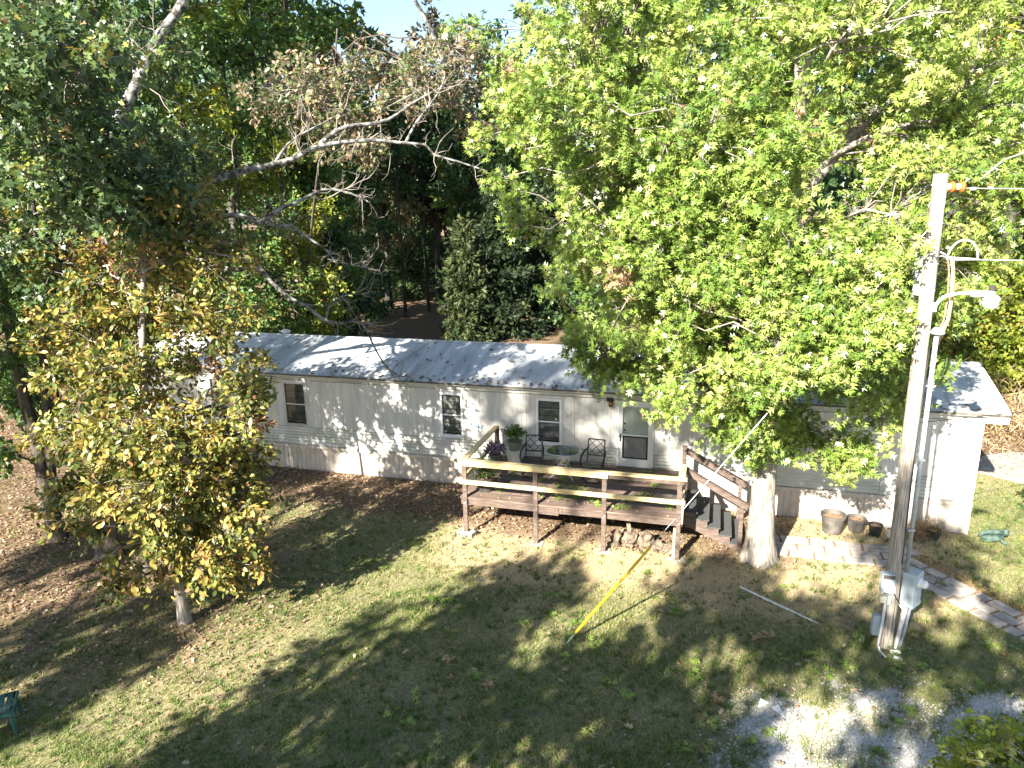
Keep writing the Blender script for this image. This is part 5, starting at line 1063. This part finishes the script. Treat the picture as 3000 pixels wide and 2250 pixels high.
# white stick in the grass, broken tiles
tag(MB().tube([(4.42, 12.66, 0.02), (4.75, 12.20, 0.028), (5.05, 11.85, 0.02), (5.46, 11.33, 0.018)], [0.02, 0.024, 0.022, 0.012], 7).build('white_stick', M['whitepaint']), 'long white peeling stick lying in the shaded grass', 'stick')
for i, (x, y, rz, sc_) in enumerate([(3.70, 9.28, 0.2, 1.0), (3.90, 9.12, 1.4, 1.15), (4.02, 9.26, 2.5, 0.8)]):
    o = MB().slab([(-0.10 * sc_, -0.06), (0.11 * sc_, -0.02), (0.03, 0.09 * sc_)], 0, 0.012).build('tile_shard', M['whitepaint']); o.location = (x, y, 0.035); o.rotation_euler = (0.15, -0.1, rz)
    tag(o, ['left shard of broken pale tile by the gravel', 'middle largest shard of broken pale tile by the gravel', 'right small shard of broken pale tile by the gravel'][i], 'tile shard', 'broken tile shards')

# ------------------------------------------------------------------ stumps and rocks stacked under the deck front
RSEED = 0
def lump(name, loc, rx, ry, rz_, m, label, seed, cat_='rock', rough=0.34, flat=0.0, rot=0.0):
    g = random.Random(seed); mb = MB(); n, k = 12, 8
    for i in range(k + 1):
        ph = math.pi * i / k
        for j in range(n):
            a = 2 * math.pi * j / n; s = math.sin(ph) ** (0.5 if flat else 0.8); q = 1 + rough * (g.random() - 0.5) * 2
            mb.v.append((rx * s * math.cos(a) * q, ry * s * math.sin(a) * q, max(-0.02, rz_ * (1 - math.cos(ph)) * (1 + 0.15 * (g.random() - 0.5)))))
    for i in range(k):
        for j in range(n): mb.f.append((i * n + j, i * n + (j + 1) % n, (i + 1) * n + (j + 1) % n, (i + 1) * n + j))
    o = mb.build(name, m, smooth=False); o.location = loc; o.rotation_euler = (0, 0, rot)
    return tag(o, label, cat_, 'stumps and rocks under the deck')
def uz(zx, zy): return (-7.80 + (zx - 40) / 1050 * 1.56, -2.62 + (600 - zy) / 520 * 0.62)
ROCKS = [((180, 400), 0.11, 0.11, 0.16, 'stump', 'tan upright stump chunk beside the third deck post', 'stump'), ((200, 520), 0.07, 0.07, 0.06, 'stump', 'small round log end in front of the tan stump chunk', 'log'), ((110, 545), 0.08, 0.07, 0.05, 'limestone', 'small pale rock against the third deck post', 'rock'),
         ((400, 440), 0.18, 0.16, 0.17, 'stump', 'broad stump with a cut board leaning on it', 'stump'), ((330, 490), 0.06, 0.06, 0.05, 'stump', 'small log end at the foot of the broad stump', 'log'), ((630, 440), 0.16, 0.15, 0.19, 'stump', 'grey upright stump behind the yellow guard tip', 'stump'),
         ((760, 520), 0.11, 0.10, 0.07, 'limestone', 'low tan rock right of the yellow guard tip', 'rock'), ((810, 410), 0.10, 0.09, 0.10, 'limestone', 'pale rock behind the low tan rock', 'rock'), ((960, 560), 0.14, 0.11, 0.10, 'limestone', 'pinkish rock nearest the corner post', 'rock'), ((890, 480), 0.13, 0.10, 0.08, 'limestone', 'flat rock between the pale and the pinkish rocks', 'rock'), ((270, 300), 0.10, 0.09, 0.07, 'limestone', 'dark rock tucked behind the stumps', 'rock')]
for i, (zz, rx, ry, rz_, mm, lab, ct) in enumerate(ROCKS):
    x, y = uz(*zz); lump('stump' if ct == 'stump' else ('log_end' if ct == 'log' else 'rock'), hw(x, y, 0), rx, ry, rz_, M[mm], lab, 50 + i, ct, flat=1.0 if ct != 'rock' else 0, rot=i * 0.7)
x, y = uz(390, 430); o = MB().box(-0.045, 0.045, -0.02, 0.02, 0, 0.30).build('leaning_board', M['limestone'], bevel=0.004); o.location = hw(x, y + 0.02, 0.24); o.rotation_euler = (-0.25, -0.18, HA); tag(o, 'short cut board propped on the broad stump', 'board')

# ------------------------------------------------------------------ stone path: straight run to the stairs, then a diagonal to the right edge
path = MB().slab([tuple(hw(-4.75, -2.12)[:2]), tuple(hw(-1.75, -2.12)[:2]), (7.75, 13.25), (9.0, 10.2), (9.95, 10.55), (8.75, 13.75), tuple(hw(-1.5, -1.1)[:2]), tuple(hw(-4.75, -1.1)[:2])], -0.05, 0.006).build('path', M['soil'])
tag(path, 'narrow path of stone slabs from the stairs to the right edge', kind='structure')
def slabstone(c, ux, L_, W_, seed, z=0.03):
    g = random.Random(seed); ux = Vector((ux[0], ux[1], 0)).normalized(); uy = Vector((-ux.y, ux.x, 0)); poly = []
    for a, b in ((-1, -1), (0.1, -1.02), (1, -1), (1.01, 0.1), (1, 1), (-0.2, 1.02), (-1, 1), (-1.01, 0)):
        p = Vector((c[0], c[1], 0)) + ux * (a * L_ / 2 + g.uniform(-0.012, 0.012)) + uy * (b * W_ / 2 + g.uniform(-0.010, 0.010)); poly.append((p.x, p.y))
    o = MB().slab(poly, -0.02, z + g.uniform(-0.006, 0.008)).build('stone', M['paver'], path, bevel=0.008)
for r_ in range(3):
    y = -1.28 - r_ * 0.335; x = -4.62 + [0.0, 0.28, 0.08][r_]; i = 0
    while x < -1.75:
        L_ = 0.56 + 0.05 * math.sin(i * 2.1 + r_); c = hw(x + L_ / 2, y); 
        slabstone((c.x, c.y), (HD.x, HD.y), L_ - 0.045, 0.285, 700 + r_ * 20 + i); x += L_; i += 1
D2 = Vector((0.382, -0.924, 0)); N2 = Vector((-0.924, -0.382, 0)); S2 = Vector((8.32, 13.85, 0))
for r_ in range(3):
    t = [0.0, 0.18, 0.42][r_]; i = 0; lat = 0.14 + r_ * 0.285
    while t < 4.2:
        L_ = [0.58, 0.44, 0.60, 0.30, 0.55][(i + 2 * r_) % 5]; c = S2 + D2 * (t + L_ / 2) + N2 * lat
        slabstone((c.x, c.y), (D2.x, D2.y), L_ - 0.06, 0.235, 780 + r_ * 20 + i); t += L_; i += 1

# ------------------------------------------------------------------ ground cover
def in_home(x, y, pad=0.0):
    hx, hy = to_house(x, y); return (hx > -22 - pad) & (hx < pad) & (hy > -pad) & (hy < 4.3 + pad)
def on_path(x, y):
    hx, hy = to_house(x, y); a = (hx > -4.75) & (hx < -1.6) & (hy > -2.13) & (hy < -1.1)
    t = (x - 8.32) * D2.x + (y - 13.85) * D2.y; l = (x - 8.32) * N2.x + (y - 13.85) * N2.y
    return a | ((t > -0.3) & (t < 4.3) & (l > -0.02) & (l < 0.87))
def under_deck(x, y):
    hx, hy = to_house(x, y); return (hx > -11) & (hx < -6.2) & (hy > -2.6) & (hy < 0)
g = np.random.default_rng(5)
# grass: short blades, denser where the lawn is green
n = 430000
u = g.random(n); y = 6.6 + 14.5 * u ** 1.35; x = (g.random(n) * 2 - 1) * (0.83 * y + 1.0)
dens = (1 - 0.92 * m_litter(x, y)) * (1 - 0.93 * m_gravel(x, y)) * (0.30 + 0.95 * fbm(x * 1.6, y * 1.6, 21)) * (1 - 0.45 * m_dry(x, y))
keep = (g.random(n) < dens * 1.1) & ~in_home(x, y, 0.05) & ~(on_path(x, y) & (g.random(n) < 0.93)) & ~(under_deck(x, y) & (g.random(n) < 0.8))
x = x[keep]; y = y[keep]; n = len(x); h = g.uniform(0.03, 0.085, n) * (0.7 + 0.7 * vnoise(x * 2.3, y * 2.3, 8)); a = g.uniform(0, 2 * np.pi, n); wv = g.uniform(0.004, 0.0085, n) * (0.7 + 0.03 * y)
ln = g.uniform(0.2, 1.3, n) * h; b = g.uniform(0, 2 * np.pi, n); z = gz(x, y)
B = np.stack([x, y, z - 0.005], 1); sd = np.stack([np.cos(a), np.sin(a), 0 * a], 1) * wv[:, None]; tip = B + np.stack([np.cos(b) * ln, np.sin(b) * ln, h], 1)
V = np.stack([B - sd, B + sd, tip], 1).reshape(-1, 3); F = np.arange(n * 3).reshape(-1, 3)
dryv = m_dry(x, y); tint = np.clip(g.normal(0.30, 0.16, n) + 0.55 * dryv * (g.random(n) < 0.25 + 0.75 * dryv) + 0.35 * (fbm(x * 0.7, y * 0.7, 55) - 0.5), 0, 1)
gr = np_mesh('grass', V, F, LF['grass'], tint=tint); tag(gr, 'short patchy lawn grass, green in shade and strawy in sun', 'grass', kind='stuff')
nt_ = 5200; u = g.random(nt_); ty = 6.8 + 11 * u ** 1.3; tx = (g.random(nt_) * 2 - 1) * (0.8 * ty + 1)
kp = (g.random(nt_) < 0.15 + 0.9 * vnoise(tx * 0.9, ty * 0.9, 23)) & (m_litter(tx, ty) < 0.55) & (m_gravel(tx, ty) < 0.6) & ~in_home(tx, ty, 0.08) & ~on_path(tx, ty) & ~under_deck(tx, ty); tx = tx[kp]; ty = ty[kp]; nt_ = len(tx)
per = 14; x = np.repeat(tx, per) + g.normal(0, 0.022, nt_ * per); y = np.repeat(ty, per) + g.normal(0, 0.022, nt_ * per); a = g.uniform(0, 2 * np.pi, nt_ * per); e = g.uniform(0.3, 1.3, nt_ * per); ln = g.uniform(0.07, 0.15, nt_ * per)
B = np.stack([x, y, gz(x, y) - 0.004], 1); tip = B + np.stack([np.cos(a) * np.cos(e), np.sin(a) * np.cos(e), np.sin(e)], 1) * ln[:, None]; sd = np.stack([-np.sin(a), np.cos(a), 0 * a], 1) * 0.0065
V = np.stack([B - sd, B + sd, tip], 1).reshape(-1, 3)
tag(np_mesh('grass_tufts', V, np.arange(len(V)).reshape(-1, 3), LF['grass'], tint=np.clip(np.repeat(g.normal(0.16, 0.14, nt_), per) + g.normal(0, 0.08, nt_ * per), 0, 1)), 'darker green grass tufts standing out of the lawn', 'grass', kind='stuff')
# broadleaf weeds in low rosettes
n = 15000; u = g.random(n); y = 7 + 12 * u ** 1.3; x = (g.random(n) * 2 - 1) * (0.8 * y + 1)
keep = (vnoise(x * 1.3, y * 1.3, 61) > 0.55) & (m_litter(x, y) < 0.5) & (m_gravel(x, y) < 0.4) & ~in_home(x, y, 0.1) & ~on_path(x, y) & ~under_deck(x, y); x = x[keep]; y = y[keep]; n = len(x)
V, F, T = leaves(np.stack([x, y, gz(x, y) + 0.015], 1), g.standard_normal((n, 3)) * np.array([1, 1, 0.3]), g.standard_normal((n, 3)) * 0.35 + np.array([0, 0, 1]), g.uniform(0.04, 0.085, n), 'quad', np.clip(g.normal(0.22, 0.15, n), 0, 1))
tag(np_mesh('weeds', V, F, LF['grass'], tint=T), 'low broad-leaved weeds dotted through the lawn', 'weeds', kind='stuff')
# leaf litter
n = 200000; u = g.random(n); y = 7 + 24 * u ** 1.15; x = (g.random(n) * 2 - 1) * (0.82 * y + 1)
dn = np.maximum(m_litter(x, y) ** 1.3 * (0.35 + 1.1 * fbm(x * 2.2, y * 2.2, 91)), 0.012)
keep = (g.random(n) < dn) & ~in_home(x, y, 0.02) & ~(on_path(x, y) & (g.random(n) < 0.8)); x = x[keep]; y = y[keep]; n = len(x)
V, F, T = leaves(np.stack([x, y, gz(x, y) + g.uniform(0.008, 0.05, n)], 1), g.standard_normal((n, 3)) * np.array([1, 1, 0.25]), g.standard_normal((n, 3)) * 0.45 + np.array([0, 0, 1]), g.uniform(0.035, 0.10, n) * (0.75 + 0.02 * y), 'quad', np.clip(g.beta(1.6, 1.9, n) + 0.5 * (vnoise(x * 1.5, y * 1.5, 88) - 0.5), 0, 1))
tag(np_mesh('fallen_leaves', V, F, LF['litter'], tint=T), 'brown fallen leaves spread over the yard and along the skirting', 'leaves', kind='stuff')
# big curled leaves and oak sprigs on the lawn
n = 120; y = 7.5 + 6 * g.random(n); x = (g.random(n) * 2 - 1) * 0.78 * y
V, F, T = leaves(np.stack([x, y, gz(x, y) + 0.05], 1), g.standard_normal((n, 3)) * np.array([1, 1, 0.2]), g.standard_normal((n, 3)) * 0.4 + np.array([0, 0, 1]), g.uniform(0.08, 0.15, n), 'lobed', np.clip(g.normal(0.8, 0.2, n), 0, 1))
tag(np_mesh('big_fallen_leaves', V, F, LF['litter'], tint=T), 'scattered large curled tan leaves on the lawn', 'leaves', kind='stuff')
ns = 75; sx = g.uniform(-2, 8.5, ns); sy = g.uniform(7.6, 13.2, ns); per = 9; x = np.repeat(sx, per) + g.normal(0, 0.05, ns * per); y = np.repeat(sy, per) + g.normal(0, 0.05, ns * per)
V, F, T = leaves(np.stack([x, y, gz(x, y) + g.uniform(0.02, 0.09, ns * per)], 1), np.stack([g.standard_normal(ns * per), g.standard_normal(ns * per), 0.2 + 0 * x], 1), g.standard_normal((ns * per, 3)) * 0.4 + np.array([0, 0, 1]), g.uniform(0.09, 0.15, ns * per), 'star', np.repeat(np.clip(g.normal(0.55, 0.25, ns), 0, 1), per))
tag(np_mesh('fallen_sprigs', V, F, LF['pinoak'], tint=T), 'green oak sprigs fallen on the lawn', 'sprigs', kind='stuff')
# leaves on the roof, thickest along the eave; leaves and sprigs on the deck
n = 900; rx = -22 + 22.2 * g.random(n); t = np.where(g.random(n) < 0.55, g.beta(1, 14, n), g.random(n) * 0.95); dnr = 0.35 + 0.65 * vnoise(rx * 0.8, t * 3, 4); kp = g.random(n) < dnr; rx = rx[kp]; t = t[kp]; n = len(rx)
P = np.array([hw(a, roof_y(b), roof_z(b) + 0.022) for a, b in zip(rx, t)])
V, F, T = leaves(P, g.standard_normal((n, 3)) * np.array([1, 1, 0.3]), g.standard_normal((n, 3)) * 0.4 + np.array([-0.07, -0.25, 1]), g.uniform(0.07, 0.14, n), 'lobed', np.clip(g.beta(1.2, 2.6, n), 0, 1))
tag(np_mesh('roof_leaves', V, F, LF['litter'], tint=T), 'dry brown leaves lying on the roof and along its eave', 'leaves', kind='stuff')
nc = 42; cx = g.uniform(-10.9, -6.4, nc); cy = g.uniform(-2.7, -0.2, nc); per = 16; x = np.repeat(cx, per) + g.normal(0, 0.075, nc * per); y = np.repeat(cy, per) + g.normal(0, 0.06, nc * per)
P = np.array([hw(a, min(-0.08, max(-2.8, b)), DZ + 0.015 + 0.04 * c) for a, b, c in zip(x, y, g.random(nc * per))])
V, F, T = leaves(P, g.standard_normal((len(P), 3)) * np.array([1, 1, 0.3]), g.standard_normal((len(P), 3)) * 0.4 + np.array([0, 0, 1]), g.uniform(0.07, 0.13, len(P)), 'star', np.repeat(np.clip(g.normal(0.6, 0.2, nc), 0, 1), per))
tag(np_mesh('deck_sprigs', V, F, LF['pinoak'], tint=T), 'oak sprigs blown onto the deck boards', 'sprigs', kind='stuff')
n = 260; P = np.array([hw(a, b, DZ + 0.012) for a, b in zip(g.uniform(-11, -6.2, n), g.uniform(-2.8, -0.1, n))])
V, F, T = leaves(P, g.standard_normal((n, 3)) * np.array([1, 1, 0.2]), g.standard_normal((n, 3)) * 0.3 + np.array([0, 0, 1]), g.uniform(0.05, 0.10, n), 'lobed', g.beta(2, 1.5, n))
tag(np_mesh('deck_leaves', V, F, LF['litter'], tint=T), 'dry leaves scattered over the deck boards', 'leaves', kind='stuff')
for i, (dx, dy) in enumerate([(-0.22, -0.05), (0.20, -0.08)]):
    n = 20; P = np.array([hw(-9.05 + dx + a, -1.12 + dy + b, DK + 0.69 + c) for a, b, c in zip(g.normal(0, 0.06, n), g.normal(0, 0.045, n), g.uniform(0, 0.03, n))])
    V, F, T = leaves(P, g.standard_normal((n, 3)) * np.array([1, 1, 0.3]), g.standard_normal((n, 3)) * 0.4 + np.array([0, 0, 1]), g.uniform(0.06, 0.11, n), 'star', np.clip(g.normal(0.75, 0.2, n), 0, 1))
    tag(np_mesh('table_sprig', V, F, LF['pinoak'], tint=T), ['yellowing oak sprig on the glass table, left of the two', 'green oak sprig on the glass table, right of the two'][i], 'sprig')
# gravel
n = 30000; x = g.uniform(1.5, 10.5, n); y = g.uniform(7.2, 11.0, n); kp = g.random(n) < m_gravel(x, y) * 0.9 + 0.004 * (y < 10.5); x = x[kp]; y = y[kp]; n = len(x)
oc = np.array([(1, 0, 0), (-1, 0, 0), (0, 1, 0), (0, -1, 0), (0, 0, 1)], float); of = np.array([(0, 2, 4), (2, 1, 4), (1, 3, 4), (3, 0, 4)])
s = g.uniform(0.008, 0.022, (n, 1, 1)); a = g.uniform(0, 2 * np.pi, n); ca, sa = np.cos(a), np.sin(a); o3 = oc[None] * np.stack([g.uniform(0.7, 1.3, n), g.uniform(0.7, 1.3, n), g.uniform(0.4, 0.9, n)], 1)[:, None]
V = np.stack([o3[..., 0] * ca[:, None] - o3[..., 1] * sa[:, None], o3[..., 0] * sa[:, None] + o3[..., 1] * ca[:, None], o3[..., 2]], -1) * s + np.stack([x, y, gz(x, y)], 1)[:, None]
F = (of[None] + (np.arange(n) * 5)[:, None, None]).reshape(-1, 3)
tag(np_mesh('gravel', V.reshape(-1, 3), F, LF['stone'], tint=np.repeat(np.clip(g.normal(0.6, 0.2, n), 0, 1), 4)), 'white crushed gravel of the drive in the lower right', 'gravel', kind='stuff')
# tawny dry brush beyond the concrete slab
n = 5200; x = g.normal(15.3, 1.5, n); y = g.normal(22.0, 0.9, n); z = np.abs(g.normal(0, 0.55, n)) * (0.6 + vnoise(x, y, 3)); kp = ~in_home(x, y, 0.4); x, y, z = x[kp], y[kp], z[kp]; n = len(x)
V, F, T = leaves(np.stack([x, y, z], 1), g.standard_normal((n, 3)) + np.array([0, 0, 0.5]), g.standard_normal((n, 3)), g.uniform(0.15, 0.42, n), 'strap', np.clip(g.normal(0.5, 0.25, n), 0, 1))
tag(np_mesh('dry_brush', V, F, LF['brushwood'], tint=T), 'tawny dry brush piled beyond the right end of the home', 'brush', kind='stuff')
# leafy shrub top and hanging sprays close to the viewpoint at the right edge
make_tree('near_shrub', 'bright yellow-green shrub top in the lower right corner', 'shrub', [(4.9, 5.3, -0.05), (4.9, 5.3, 1.0), (4.85, 5.3, 2.2)], 0.06, 0.02,
          [((4.6, 5.45, 2.1), (0.7, 0.6, 0.5), 70), ((5.0, 5.9, 1.95), (0.65, 0.6, 0.6), 60), ((5.2, 5.2, 1.6), (0.8, 0.8, 0.6), 40)], 'oval', LF['lime'], 0.075, 46, 0.2, M['bark'], M['twig'], ntw=4, seed=800, bias=0.6, spread=0.2, twig_r=0.004)

make_tree('near_branch', 'leafy oak sprays hanging in at the right edge beside the path', 'branch', [(5.6, 5.6, 7.6), (5.2, 5.7, 6.9), (4.75, 5.75, 6.0), (4.5, 5.6, 5.0)], 0.02, 0.006,
          [((4.42, 6.0, 6.95), (0.14, 0.2, 0.18), 4), ((4.42, 5.6, 5.05), (0.12, 0.2, 0.14), 4), ((4.40, 5.5, 4.72), (0.12, 0.2, 0.12), 4)], 'lobed', LF['oak'], 0.11, 14, 0.14, M['twig'], M['twig'], ntw=3, seed=810, bias=0.55, flare=0.0, twig_r=0.003)
